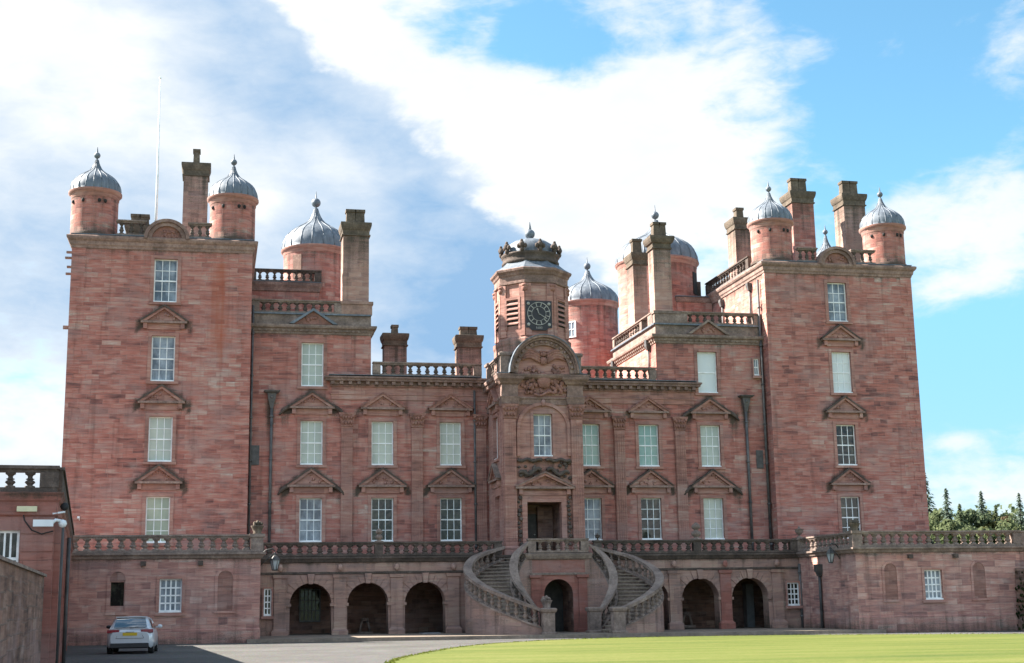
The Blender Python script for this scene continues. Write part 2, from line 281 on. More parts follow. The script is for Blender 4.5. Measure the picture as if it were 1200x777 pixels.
def leaf(name, c0, c1, c2):
    N, M = mat(name)
    oi = N('ShaderNodeTexCoord').outputs['Object']
    a = N('ShaderNodeTexNoise', ins={'Vector': oi, 'Scale': 0.55, 'Detail': 5, 'Roughness': 0.7}).outputs[0]
    g = N('ShaderNodeNewGeometry').outputs['Random Per Island']
    col = ramp(N, M('ADD', M('MULTIPLY', a, 0.65), M('MULTIPLY', g, 0.35)), [(0.28, c0), (0.5, c1), (0.72, c2)])
    tr = N('ShaderNodeBsdfTranslucent', ins={0: col}); df = N('ShaderNodeBsdfDiffuse', ins={0: col})
    mx = N('ShaderNodeMixShader', ins={0: 0.5, 1: df.outputs[0], 2: tr.outputs[0]})
    N('ShaderNodeOutputMaterial', ins={0: mx.outputs[0]})
leaf('needle_blue', (0.069, 0.098, 0.083), (0.125, 0.159, 0.127), (0.188, 0.213, 0.163))  # tree greens lightened and greyed to imitate distance haze
leaf('needle_green', (0.066, 0.090, 0.057), (0.114, 0.142, 0.081), (0.168, 0.195, 0.111))
leaf('leaf_green', (0.073, 0.094, 0.050), (0.118, 0.141, 0.073), (0.168, 0.185, 0.094))
leaf('leaf_gold', (0.08, 0.085, 0.03), (0.13, 0.125, 0.045), (0.17, 0.15, 0.06))
leaf('leaf_copper', (0.06, 0.045, 0.03), (0.10, 0.075, 0.045), (0.14, 0.11, 0.06))
leaf('ivy_leaf', (0.02, 0.03, 0.014), (0.035, 0.048, 0.02), (0.06, 0.075, 0.03))

# ------------------------------------------------------------------ mesh helpers
class MB:
    def __init__(s): s.v = []; s.f = []; s.m = []; s.uv = {}; s.sm = []
    def add(s, vs, fs, mi=0, uvs=None, sm=False):
        o = len(s.v); s.v += [tuple(p) for p in vs]
        for k, f in enumerate(fs):
            if uvs: s.uv[len(s.f)] = uvs[k]
            s.f.append(tuple(i+o for i in f)); s.m.append(mi); s.sm.append(sm)
    def quad(s, a, b, c, d, mi=0): s.add([a, b, c, d], [(0, 1, 2, 3)], mi)
    def box(s, x0, x1, y0, y1, z0, z1, mi=0):
        s.add([(x0, y0, z0), (x1, y0, z0), (x1, y1, z0), (x0, y1, z0), (x0, y0, z1), (x1, y0, z1), (x1, y1, z1), (x0, y1, z1)],
              [(0, 3, 2, 1), (4, 5, 6, 7), (0, 1, 5, 4), (1, 2, 6, 5), (2, 3, 7, 6), (3, 0, 4, 7)], mi)
    def rings(s, x0, x1, y0, y1, prof, mi=0, cap=True):       # stacked rectangles: mouldings with sloped profiles
        vs = []; fs = []
        for z, p in prof: vs += [(x0-p, y0-p, z), (x1+p, y0-p, z), (x1+p, y1+p, z), (x0-p, y1+p, z)]
        n = len(prof)
        for i in range(n-1):
            for k in range(4):
                a = i*4+k; b = i*4+(k+1) % 4; fs.append((a, b, b+4, a+4))
        if cap: fs += [(3, 2, 1, 0), ((n-1)*4, (n-1)*4+1, (n-1)*4+2, (n-1)*4+3)]
        s.add(vs, fs, mi)
    def lathe(s, cx, cy, prof, seg=24, mi=0, sm=True, ribs=0, ribh=0.0, a0=0.0, cap=True):
        vs = []; fs = []; uvs = []
        for r, z in prof:
            for i in range(seg):
                a = a0+2*math.pi*i/seg
                q = r*(1+(ribh if ribs and i % (seg//ribs) == 0 else 0))
                vs.append((cx+q*math.cos(a), cy+q*math.sin(a), z))
        n = len(prof); rm = max(p[0] for p in prof)
        for j in range(n-1):
            for i in range(seg):
                k = (i+1) % seg
                fs.append((j*seg+i, j*seg+k, (j+1)*seg+k, (j+1)*seg+i))
                w0 = 2*math.pi*i/seg*rm; w1 = 2*math.pi*(i+1)/seg*rm
                uvs.append(((w0, prof[j][1]), (w1, prof[j][1]), (w1, prof[j+1][1]), (w0, prof[j+1][1])))
        s.add(vs, fs, mi, uvs, sm)
        if cap:
            s.add([(cx+prof[-1][0]*math.cos(a0+2*math.pi*i/seg), cy+prof[-1][0]*math.sin(a0+2*math.pi*i/seg), prof[-1][1]) for i in range(seg)], [tuple(range(seg))], mi)
    def prism(s, poly, y0, y1, mi=0):       # polygon in x,z (counter-clockwise seen from -y) pushed from y0 back to y1
        n = len(poly)
        vs = [(x, y0, z) for x, z in poly]+[(x, y1, z) for x, z in poly]
        fs = [tuple(range(n)), tuple(reversed(range(n, 2*n)))]+[(i, i+n, (i+1) % n+n, (i+1) % n) for i in range(n)]
        s.add(vs, fs, mi)
    def prismx(s, poly, x0, x1, mi=0):      # polygon in y,z
        n = len(poly)
        vs = [(x0, y, z) for y, z in poly]+[(x1, y, z) for y, z in poly]
        fs = [tuple(reversed(range(n))), tuple(range(n, 2*n))]+[(i, (i+1) % n, (i+1) % n+n, i+n) for i in range(n)]
        s.add(vs, fs, mi)
    def tube(s, pts, r, seg=8, mi=0, sm=True):
        pts = [Vector(p) for p in pts]; vs = []; fs = []
        rr = r if isinstance(r, (list, tuple)) else [r]*len(pts)
        for i, p in enumerate(pts):
            t = (pts[min(i+1, len(pts)-1)]-pts[max(i-1, 0)]).normalized()
            up = Vector((0, 0, 1)) if abs(t.z) < 0.9 else Vector((1, 0, 0))
            a = t.cross(up).normalized(); b = a.cross(t)
            for k in range(seg):
                th = 2*math.pi*k/seg; vs.append(p+(a*math.cos(th)+b*math.sin(th))*rr[i])
        for i in range(len(pts)-1):
            for k in range(seg):
                l = (k+1) % seg; fs.append((i*seg+k, i*seg+l, (i+1)*seg+l, (i+1)*seg+k))
        n = len(pts)-1
        fs += [tuple(range(seg))[::-1], tuple(n*seg+k for k in range(seg))]
        s.add(vs, fs, mi, sm=sm)
    def lump(s, c, r, mi=0, squash=(1, 1, 1), seg=8):
        vs = [(c[0], c[1], c[2]-r*squash[2])]; fs = []; rows = 4
        for j in range(1, rows):
            p = math.pi*j/rows-math.pi/2
            for i in range(seg):
                a = 2*math.pi*i/seg
                vs.append((c[0]+r*squash[0]*math.cos(p)*math.cos(a), c[1]+r*squash[1]*math.cos(p)*math.sin(a), c[2]+r*squash[2]*math.sin(p)))
        vs.append((c[0], c[1], c[2]+r*squash[2])); t = len(vs)-1
        for i in range(seg):
            k = (i+1) % seg
            fs.append((0, 1+k, 1+i)); fs.append((t, 1+(rows-2)*seg+i, 1+(rows-2)*seg+k))
            for j in range(rows-2): fs.append((1+j*seg+i, 1+j*seg+k, 1+(j+1)*seg+k, 1+(j+1)*seg+i))
        s.add(vs, fs, mi, sm=True)
    def build(s, name, mats, parent=None, stain=None, rust=None, loc=None, rz=0.0):
        me = D.meshes.new(name); me.from_pydata(s.v, [], s.f)
        for x in (mats if isinstance(mats, (list, tuple)) else [mats]): me.materials.append(MAT[x])
        me.polygons.foreach_set('material_index', s.m); me.polygons.foreach_set('use_smooth', s.sm)
        uvl = me.uv_layers.new(name='UVMap').data
        for p in me.polygons:
            g = s.uv.get(p.index); n = p.normal
            for k, li in enumerate(p.loop_indices):
                if g: uvl[li].uv = g[k]; continue
                v = me.vertices[me.loops[li].vertex_index].co
                if abs(n.z) > 0.75: uvl[li].uv = (v.x, v.y)
                elif abs(n.x) > abs(n.y): uvl[li].uv = (v.y+7.3, v.z)
                else: uvl[li].uv = (v.x, v.z)
        for nm, fn in (('stain', stain), ('rust', rust)):
            if fn:
                at = me.attributes.new(nm, 'FLOAT', 'POINT')
                at.data.foreach_set('value', [fn(*v) for v in s.v])
        o = D.objects.new(name, me); COL.objects.link(o)
        if parent: o.parent = parent
        if loc: o.location = loc
        o.rotation_euler = (0, 0, rz)
        return o
def empty(name, loc=(0, 0, 0), rz=0.0):
    o = D.objects.new(name, None); COL.objects.link(o); o.location = loc; o.rotation_euler = (0, 0, rz); return o
def tag(o, label=None, cat=None, group=None, kind=None):
    if label: o['label'] = label
    if cat: o['category'] = cat
    if group: o['group'] = group
    if kind: o['kind'] = kind
    return o
def cuts(a0, a1, edges, step):
    L = sorted(set([a0, a1]+[e for e in edges if a0 < e < a1])); out = []
    for p, q in zip(L, L[1:]):
        n = max(1, math.ceil((q-p)/step)); out += [p+(q-p)*i/n for i in range(n)]
    return out+[a1]
def panel(mb, axis, c, a0, a1, z0, z1, holes=(), depth=0.2, step=0.3, mi=0):
    """Wall face with rectangular openings and their reveals. axis 'y': faces -y at y=c; '-x': faces -x at x=c; '+x': faces +x."""
    A = cuts(a0, a1, [e for h in holes for e in h[:2]], step); Z = cuts(z0, z1, [e for h in holes for e in h[2:]], step)
    P = {'y': lambda a, z, d=0: (a, c+d, z), '-x': lambda a, z, d=0: (c+d, -a, z), '+x': lambda a, z, d=0: (c-d, a, z)}[axis]
    vs = [P(a, z) for z in Z for a in A]; n = len(A); fs = []
    for j in range(len(Z)-1):
        for i in range(n-1):
            am = (A[i]+A[i+1])/2; zm = (Z[j]+Z[j+1])/2
            if any(h[0] < am < h[1] and h[2] < zm < h[3] for h in holes): continue
            fs.append((j*n+i, j*n+i+1, (j+1)*n+i+1, (j+1)*n+i))
    mb.add(vs, fs, mi)
    for h0, h1, h2, h3 in holes:
        mb.quad(P(h0, h2), P(h0, h2, depth), P(h0, h3, depth), P(h0, h3), mi)
        mb.quad(P(h1, h3), P(h1, h3, depth), P(h1, h2, depth), P(h1, h2), mi)
        mb.quad(P(h0, h3), P(h0, h3, depth), P(h1, h3, depth), P(h1, h3), mi)
        mb.quad(P(h1, h2), P(h1, h2, depth), P(h0, h2, depth), P(h0, h2), mi)
def stainer(top=None, blobs=(), foot=None, gables=()):
    def fn(x, y, z):
        t = 0.0
        if top is not None:
            for zt, ln, am in top:
                if z <= zt: t = max(t, am*math.exp(-(zt-z)/ln))
        for bx, bz, rx, rz, am in blobs:
            dx = abs(x-bx)/rx; dz = (z-bz)/rz
            if dz < 0: dz *= 0.55
            if dx < 2.2 and abs(dz) < 2.2: t = max(t, am*math.exp(-(dx*dx+dz*dz)))
        for gx, gz_, hw, h, am in gables:
            q = abs(x-gx)/hw
            if q < 1.35:
                d = z-(gz_+h*(1-q))
                if -.25 < d < .7: t = max(t, am*math.exp(-max(0, d)/.26)*(.62+.3*min(1, q))*(1 if q < 1.05 else max(0, 1-(q-1.05)/.3)))
        if foot: t = max(t, foot[1]*math.exp(-(z-foot[0])/foot[2]))
        return t
    return fn

# ------------------------------------------------------------------ the setting: ground, forecourt, lawn
def gz(x): return -0.0055*max(-60, min(60, x))
def sheet(name, xs, ys, dz, m_, label, kind='structure'):
    mb = MB(); n = len(xs)
    mb.add([(x, y, gz(x)+dz) for y in ys for x in xs], [(j*n+i, j*n+i+1, (j+1)*n+i+1, (j+1)*n+i) for j in range(len(ys)-1) for i in range(n-1)])
    return tag(mb.build(name, m_), label, None, kind=kind)
sheet('ground', [-3000, -400, -60, 0, 60, 400, 3000], [-3000, -100, 60, 400, 3000], -0.03, 'terrain_grass', 'rough grass ground running out to the horizon beyond the castle')
sheet('gravel_forecourt', [-60, -30, 0, 30, 60], [-120, -40, 0, 45], 0.0, 'gravel', 'pale gravel forecourt between the castle steps and the lawn')
edge = [(-4, -46), (-10.2, -40), (-11.0, -36), (-10.75, -32.5), (-9.72, -29.0), (-7.92, -23.8), (-5.93, -19), (-2.4, -14.6), (0.6, -12.9), (4.6, -12.4), (8.3, -13.0), (11.8, -14.3), (18, -17.6), (26, -22), (40, -29), (40, -60), (8, -75), (-4, -60)]
def chaikin(P, n):
    for _ in range(n):
        P = [q for a, b in zip(P, P[1:]+P[:1]) for q in ((a[0]*.75+b[0]*.25, a[1]*.75+b[1]*.25), (a[0]*.25+b[0]*.75, a[1]*.25+b[1]*.75))]
    return P
E_ = chaikin(edge, 3)
mb = MB(); n = len(E_)
mb.add([(x, y, gz(x)+0.05) for x, y in E_]+[(x*1.004, y, gz(x)-0.01) for x, y in E_], [tuple(range(n))]+[(i, i+n, (i+1) % n+n, (i+1) % n) for i in range(n)])
lawn = mb.build('lawn', 'lawn_grass'); tag(lawn, 'bright mown lawn in front of the castle forecourt', kind='structure')

mb = MB()
for i in range(4500):
    if True:
        k = R_.randrange(len(E_)); a, b = E_[k], E_[(k+1) % len(E_)]; t = R_.random(); x, y = a[0]+(b[0]-a[0])*t+R_.gauss(0, .07), a[1]+(b[1]-a[1])*t+R_.gauss(0, .07); h = R_.uniform(.02, .055)
    a = R_.uniform(0, 6.28); w_ = R_.uniform(.012, .03); z = gz(x)+.04; dx, dy = math.cos(a)*w_, math.sin(a)*w_
    mb.add([(x-dx, y-dy, z), (x+dx, y+dy, z), (x+R_.gauss(0, .02), y+R_.gauss(0, .02), z+h)], [(0, 1, 2)])
leaf('blade_grass', (0.075, 0.10, 0.018), (0.11, 0.13, 0.024), (0.15, 0.155, 0.04))
tag(mb.build('grass', 'blade_grass'), 'short grass blades standing along the lawn edge', kind='stuff')

# ------------------------------------------------------------------ the castle
castle = tag(empty('castle'), 'red sandstone castle with domed corner towers, clock tower and curved double stair', 'castle')
ZT = 3.72                                   # terrace level
YM, YA, YP = 0.8, -3.0, -9.2                # main front, arcade front, pavilion front
XW = {'A': (-10.41, 10.31), 'B': (-6.91, 6.93), 'C': (-3.48, 3.75)}
Z6, Z5, ZA = (4.55, 6.67), (8.3, 10.47), (12.19, 14.39)
TZ = [(16.07, 18.22), (12.19, 14.40), (8.33, 10.48), (4.52, 6.68)]

def window(cx, y, z0, z1, w_, pane='pane_blind', cols=3, rows=4, recess=0.2, surround=0.17, parent=None, bars=0.032, axis='y', sill=True, meet=True, fm='white_paint'):
    par = parent or castle
    T = (lambda x0, x1, y0, y1: (x0, x1, y0, y1)) if axis == 'y' else (lambda x0, x1, y0, y1: (y0, y1, -x1, -x0))
    fr = MB(); f = 0.055; yb = y+recess-0.075; yf = yb+0.05
    def b(x0, x1, za, zb, ya, yb2): fr.box(*T(x0, x1, ya, yb2), za, zb)
    b(cx-w_/2, cx-w_/2+f, z0, z1, yb, yf); b(cx+w_/2-f, cx+w_/2, z0, z1, yb, yf)
    b(cx-w_/2+f, cx+w_/2-f, z1-f, z1, yb+.002, yf); b(cx-w_/2+f, cx+w_/2-f, z0, z0+f*1.5, yb+.002, yf)
    if meet: b(cx-w_/2+f, cx+w_/2-f, (z0+z1)/2-.03, (z0+z1)/2+.03, yb+.004, yf)
    for i in range(1, cols):
        x = cx-w_/2+f+(w_-2*f)*i/cols; b(x-bars/2, x+bars/2, z0+f*1.5, z1-f, yb+.012, yf-.006)
    for i in range(1, rows):
        if meet and i*2 == rows: continue
        z = z0+f+(z1-z0-2*f)*i/rows; b(cx-w_/2+f, cx+w_/2-f, z-bars/2, z+bars/2, yb+.015, yf-.008)
    if sill: b(cx-w_/2-.02, cx+w_/2+.02, z0-.012, z0+.05, y-.015, yf-.01)
    o = fr.build('window', fm, par)
    g = MB(); g.box(*T(cx-w_/2-.01, cx+w_/2+.01, yf-.012, y+recess+.06), z0-.01, z1+.01); g.build('pane', pane, o)
    if surround:
        q = MB(); s = surround; p = 0.045
        for x0, x1, za, zb, pp in ((cx-w_/2-s, cx-w_/2, z0, z1, p), (cx+w_/2, cx+w_/2+s, z0, z1, p), (cx-w_/2-s, cx+w_/2+s, z1, z1+s*.95, p+.003), (cx-w_/2-s-.04, cx+w_/2+s+.04, z0-.14, z0-.012, p+.05)):
            q.box(*T(x0, x1, y-pp, y+.02), za, zb)
        q.build('surround', 'dressed_stone', o)
    return o
def pediment(cx, y, zb, hw, h, m1='black_stone', proj=0.24, carve=True, axis='y'):
    T = (lambda v: v) if axis == 'y' else (lambda v: (v[1], -v[0], v[2]))
    mb = MB(); t = 0.13
    mb.prism([(cx-hw-.07, zb), (cx+hw+.07, zb), (cx+hw+.07, zb+.10), (cx-hw-.07, zb+.10)], y-proj, y+.02, 2)
    for s in (-1, 1):
        P = [(cx+s*(hw+.02), zb+.103), (cx+s*(hw-.20), zb+.103), (cx, zb+h-t-.02), (cx, zb+h-.035)]
        mb.prism(P[::-1] if s > 0 else P, y-proj+.02, y+.02, 1)
        P = [(cx+s*(hw+.14), zb+.103), (cx+s*(hw+.022), zb+.103), (cx, zb+h-.033), (cx, zb+h+.055)]
        mb.prism(P[::-1] if s > 0 else P, y-proj-.03, y+.02, 0)
        mb.box(cx+s*hw*.86-.09, cx+s*hw*.86+.09, y-proj*.7, y+.02, zb-.26, zb-.002, 1)
    mb.prism([(cx-hw+.1, zb+.11), (cx+hw-.1, zb+.11), (cx, zb+h-.1)], y-.06, y+.02, 1)
    mb.box(cx-hw*.8, cx+hw*.8, y-.055, y+.02, zb-.3, zb-.004, 1)
    if carve:
        for i in range(9):
            a = R_.uniform(-1, 1)*hw*.55; b = R_.uniform(0.12, max(.14, (h-.25)*(1-abs(a)/hw)))
            mb.lump((cx+a, y-.08, zb+.08+b), R_.uniform(.04, .085), 1, (1, .7, 1), 6)
    mb.v = [T(v) for v in mb.v]
    return mb.build('pediment', [m1, 'dressed_stone', 'cornice_pale'], castle)
def arched_recess(cx, y, z0, z1, w_, m_='pink_ashlar', zb=None):
    """Blind niche: an arched band standing proud with a flat back panel painted darker for the recess shade."""
    mb = MB(); r = w_/2; zs = z1-r; n = 10
    arc = [(cx+r*math.cos(math.pi*i/n), zs+r*math.sin(math.pi*i/n)) for i in range(n+1)]
    out = [(cx+(r+.11)*math.cos(math.pi*i/n), zs+(r+.11)*math.sin(math.pi*i/n)) for i in range(n+1)]
    for i in range(n): mb.prism([arc[i], out[i], out[i+1], arc[i+1]], y-.035, y+.02)
    for s in (-1, 1): mb.box(*sorted((cx+s*r, cx+s*(r+.11))), y-.035, y+.02, z0, zs-.002)
    mb.box(cx-r-.14, cx+r+.14, y-.06, y+.02, z0-.1, z0-.003)
    mb.prism(([(cx-r, z0), (cx+r, z0)] if zb is None else [(cx-r, zb), (cx+r, zb)])+arc, y-.012, y+.02, 1)  # panel colour stands in for shade inside the niche
    return mb.build('blind_niche', [m_, 'niche_shade'], castle)

# --- balusters
def baluster_mesh(mb, cx, cy, z0, z1, k=1.0, seg=8, mi=0):
    h = z1-z0
    prof = [(.115, 0), (.115, .10), (.06, .15), (.075, .22), (.118, .33), (.10, .43), (.058, .50), (.095, .54), (.095, .58), (.058, .62), (.052, .72), (.07, .80), (.115, .88), (.115, 1)]
    mb.lathe(cx, cy, [(r*k, z0+t*h) for r, t in prof], seg, mi, True, cap=False)
BMESH = {}
STUFF = MB()
def put_baluster(x, y, z0, z1, single, k=1.0, parent=None, m_='weathered_stone'):
    if not single: baluster_mesh(STUFF, x, y, z0, z1, k); return
    key = (round(z1-z0, 3), k, m_)
    if key not in BMESH:
        b = MB(); baluster_mesh(b, 0, 0, 0, z1-z0, k, 10); o = b.build('baluster', m_, parent or castle); BMESH[key] = o
    else:
        o = BMESH[key].copy(); o.parent = parent or castle; COL.objects.link(o)
    o.location = (x, y, z0); o.rotation_euler = (0, 0, R_.uniform(0, .6))
def balustrade(p0, p1, z0, z1, spacing=0.46, piers=(), single=False, k=1.0, parent=None, m_='weathered_stone', wid=0.30, ends=(True, True)):
    mb = MB(); a = Vector((p0[0], p0[1])); b = Vector((p1[0], p1[1])); L = (b-a).length; d = (b-a)/L; nrm = Vector((-d.y, d.x))
    def seg(t0, t1, hw, za, zb):
        c = [a+d*t0+nrm*hw, a+d*t0-nrm*hw, a+d*t1-nrm*hw, a+d*t1+nrm*hw]
        vs = [(p.x, p.y, za) for p in c]+[(p.x, p.y, zb) for p in c]
        mb.add(vs, [(0, 1, 2, 3)[::-1], (4, 5, 6, 7), (0, 1, 5, 4), (1, 2, 6, 5), (2, 3, 7, 6), (3, 0, 4, 7)])
    h = z1-z0
    seg(0, L, wid/2, z0, z0+.09); seg(0, L, wid/2-.02, z1-.14, z1-.07); seg(-.03, L+.03, wid/2+.04, z1-.07, z1)
    pp = [t*L for t in piers]
    if ends[0]: pp.append(.17)
    if ends[1]: pp.append(L-.17)
    for t in pp: seg(t-.19, t+.19, wid/2+.012, z0+.092, z1-.142)
    stops = sorted(pp)
    mb.build('balustrade', m_, parent or castle)
    marks = [0]+stops+[L]
    for q0, q1 in zip(marks, marks[1:]):
        q0 += .19 if q0 in stops else 0; q1 -= .19 if q1 in stops else 0
        if q1-q0 < spacing*.7: continue
        n = max(1, round((q1-q0)/spacing))
        for i in range(n):
            p = a+d*(q0+(q1-q0)*(i+.5)/n); put_baluster(p.x, p.y, z0+.09, z1-.14, single, k, parent, m_)

# --- corner towers
def lead_dome(cx, cy, z, R, H, ribs, parent, ball=0.17, spike=0.35):
    prof = [(1.03, -.03), (1.0, .0), (1.0, .06), (.985, .14), (.95, .225), (.885, .315), (.79, .40), (.665, .475), (.525, .54), (.395, .60), (.29, .66), (.21, .73), (.15, .81), (.10, .90), (.065, 1.0)]
    mb = MB(); mb.lathe(cx, cy, [(r*R, z+t*H) for r, t in prof], ribs*3, 0, True)
    for k in range(ribs):
        a = 2*math.pi*k/ribs; mb.tube([(cx+r*R*math.cos(a), cy+r*R*math.sin(a), z+t*H) for r, t in prof[1:]], [.020*R**.7]*9+[.018, .016, .014, .012, .010][:len(prof)-10], 5)
    o = mb.build('dome', 'lead', parent)
    f = MB(); zt = z+H
    f.lathe(cx, cy, [(.05, zt-.03), (.06, zt+.03), (.045, zt+.08)]+[(max(.03, ball*math.sin(math.pi*i/10)), zt+.08+ball*(1-math.cos(math.pi*i/10))) for i in range(1, 10)]+[(.045, zt+.1+2*ball), (.012, zt+.08+2*ball+spike)], 14, 0)
    f.build('finial', 'lead', parent)
def turret(cx, cy, z0, z1, r, H, ribs=20, slits=True, m_='red_ashlar', ball=0.16, spike=0.28):
    mb = MB()
    mb.lathe(cx, cy, [(r+.06, z0), (r+.06, z0+.16), (r, z0+.22)]+[(r, z0+.22+(z1-z0-.6)*i/6) for i in range(1, 7)], 40, 0, True)
    if slits:
        for a in (-115, -75, -60, -150):
            q = rad(a); mb.lump((cx+r*math.cos(q), cy+r*math.sin(q), z1-.62), .09, 1, (1, 1, 1.2), 6)
    o = mb.build('turret', [m_, 'dark_void'], castle, stain=lambda x, y, z: .22+.6*math.exp(-(z-z0)/.4)+.3*math.exp(-(z1-.3-z)/.3))
    c = MB(); c.lathe(cx, cy, [(r, z1-.4), (r+.03, z1-.36), (r+.03, z1-.25), (r+.09, z1-.16), (r+.16, z1-.10), (r+.16, z1)], 40, 0, True)
    c.build('cornice', 'dressed_stone', o)
    lead_dome(cx, cy, z1+.03, r+.10, H, ribs, o, ball, spike)
    return o
PANES_T = {-1: ['pane_grey', 'pane_grey', 'pane_blind', 'pane_tan'], 1: ['pane_grey', 'pane_white', 'pane_dark', 'pane_dark']}
for s in (-1, 1):
    x0, x1 = (-22.0, -13.49) if s < 0 else (13.49, 22.0)
    cx = s*17.6
    holes = [(cx-.55, cx+.55, a, b) for a, b in TZ]
    bl = []
    for zb in (15.0, 11.1, 7.28):
        bl += [(cx-1.05, zb+.1, .38, .16, .72), (cx+1.05, zb+.1, .38, .16, .72), (cx, zb+.5, .75, .42, .45), (cx-.95, zb-.2, .12, .6, .4), (cx+.95, zb-.2, .12, .6, .4)]
    bl += [(x0+.15, 12, .22, 6, .32), (x1-.15, 9, .22, 6, .36)]
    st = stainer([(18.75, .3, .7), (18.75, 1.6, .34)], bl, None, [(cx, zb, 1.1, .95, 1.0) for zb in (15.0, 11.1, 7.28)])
    rs = (lambda x, y, z: .75*math.exp(-((x+15.05)/.55)**2)*max(0, min(1, (z-11)/3))*(1 if z < 18 else .7)+.3*math.exp(-((x+20.2)/1.2)**2-((z-14)/2.2)**2)) if s < 0 else (lambda x, y, z: .2*math.exp(-((x-19.5)/1.5)**2-((z-12)/3)**2))
    mb = MB()
    panel(mb, 'y', 0, x0, x1, -.3, 18.75, holes, .2, .25)
    panel(mb, '-x', x0, -9.0, 0, -.3, 18.75, step=.5); panel(mb, '+x', x1, 0, 9.0, -.3, 18.75, step=.5)
    mb.quad((x1, 9, -.3), (x0, 9, -.3), (x0, 9, 18.75), (x1, 9, 18.75)); mb.quad((x0, 0, 18.7), (x1, 0, 18.7), (x1, 9, 18.7), (x0, 9, 18.7))
    tw = mb.build('tower_wall', 'red_ashlar', castle, stain=st, rust=rs)
    for xx, sg in ((x0, 1), (x1, -1)):      # long-and-short corner stones
        q = MB()
        for i in range(36):
            z = 3.9+i*.41; l1, l2 = ((.62, .3) if i % 2 else (.3, .62))
            q.box(*sorted((xx-sg*.022, xx+sg*l1)), -.022, l2, z, z+.408)
        q.build('corner_stones', 'red_ashlar', tw)
    c = MB(); c.rings(x0, x1, 0, 9, [(18.62, .0), (18.64, .05), (18.74, .07), (18.80, .12), (18.96, .15), (19.02, .22), (19.10, .27), (19.2, .28), (19.24, .22), (19.3, .0)])
    c.build('cornice', 'cornice_pale', tw)
    rf = MB(); rf.box(x0-.1, x1+.1, -.1, 9.1, 19.302, 19.34); rf.build('lead_flat', 'lead', tw)
    for k, (a, b) in enumerate(TZ): window(cx, 0, a, b, 1.10, PANES_T[s][k])
    for zb in (15.0, 11.1, 7.28): pediment(cx, 0, zb, 1.02, .86)
    # arched crest over the top window
    mb = MB(); n = 16; zc = 19.16
    for r1, r2, y0 in ((.92, 1.08, -.36), (.72, .915, -.26)):
        P1 = [(cx+r1*math.cos(math.pi*i/n), zc+r1*.93*math.sin(math.pi*i/n)) for i in range(n+1)]
        P2 = [(cx+r2*math.cos(math.pi*i/n), zc+r2*.93*math.sin(math.pi*i/n)) for i in range(n+1)]
        for i in range(n): mb.prism([P1[i], P2[i], P2[i+1], P1[i+1]], y0, .25, 0)
    mb.prism([(cx+.715*math.cos(math.pi*i/n), zc+.68*math.sin(math.pi*i/n)) for i in range(n+1)], -.12, .2, 1)
    for i in range(16): mb.lump((cx+R_.uniform(-.5, .5), -.14, zc+.08+R_.uniform(0, .38)), R_.uniform(.05, .1), 1, (1, .7, 1), 6)
    mb.build('arched_crest', ['cornice_stone', 'carved_stone'], castle)
    zb0, zb1 = 19.34, 20.12
    for a, b in ((x0+2.0, cx-1.0), (cx+1.0, x1-2.0)): balustrade((a, .15), (b, .15), zb0, zb1, .40, m_='weathered_stone', k=1.0, ends=(False, False))
    if s > 0: balustrade((x0+.15, 2.2), (x0+.15, 9.0), zb0, zb1, .42, m_='black_stone', k=.95)
    turret(s*14.47, 1.15, 19.34, 21.7, 1.12, 1.72); turret(s*21.15, 1.15, 19.34, 21.7, 1.12, 1.72)
    if s > 0: turret(s*20.9, 7.85, 19.34, 20.95, .92, 2.1)
    if s < 0:
        g = MB()
        for z, q in ((17.38, -22.3), (17.72, -22.26), (18.17, -22.36), (18.45, -22.31)): g.box(q, -21.98, .35, .52, z, z+.09)
        g.box(-22.3, -21.98, .3, .5, 14.7, 14.85)
        g.build('stone_spout', 'weathered_stone', castle)

# --- ranges behind (side ranges and the back of the court), plain but closed
mb = MB()
for s in (-1, 1):
    a, b = sorted((s*22, s*11.6))
    mb.box(a, b, 9.02, 40, -.3, 18.9)
mb.box(-11.58, 11.58, 30, 40, -.3, 16)
mb.box(-7.4, 7.4, 6, 9.5, -.3, 12.9)
mb.build('rear_range_wall', 'red_ashlar', castle)
mb = MB()
for s in (-1, 1):
    a, b = sorted((s*21.7, s*11.9)); mb.add([(a, 9.1, 18.905), (b, 9.1, 18.905), (b, 39.9, 18.905), (a, 39.9, 18.905), ((a+b)/2, 12, 19.3), ((a+b)/2, 38, 19.3)], [(0, 1, 4), (1, 2, 5, 4), (2, 3, 5), (3, 0, 4, 5)])
mb.build('rear_range_roof', 'slate_roof', castle)

# --- main front, central part and side bays
holes = [(x-.545, x+.545, *z) for k in 'ABC' for x in XW[k] for z in (Z6, Z5)]
holesA = [(x-.545, x+.545, *ZA) for x in XW['A']]
hsmall = [(-12.72, -12.38, 1.15, 2.35), (12.45, 13.08, 1.2, 2.2)]
bl = []
for k in 'ABC':
    for x in XW[k]:
        for zb, am in ((11.06, .5 if k != 'A' else .8), (7.2, .8)):
            if k == 'A': bl += [(x-1.25, zb-.05, .5, .2, am), (x+1.25, zb-.05, .5, .2, am), (x+1.4, zb-.5, .3, .4, am*.7), (x-1.4, zb-.4, .3, .4, am*.6)]
            bl += [(x-1.0, zb+.1, .3, .14, am*.8), (x+1.0, zb+.1, .3, .14, am*.8), (x, zb+.55, .7, .4, am*.6)]
        bl += [(x-.5, 8.0, .12, .5, .25), (x+.5, 8.0, .12, .5, .25)]
bl += [(-12.4, 11.2, .35, .9, .75), (12.3, 11.5, .35, .9, .75), (6.0, 10.9, .3, .5, .6), (5.7, 6.2, .5, .25, .5), (-8.3, 6.0, .3, 1.2, .4), (-13.3, 9, .2, 5, .35), (13.3, 9, .2, 5, .35), (0, 5, 0.01, .01, 0)]
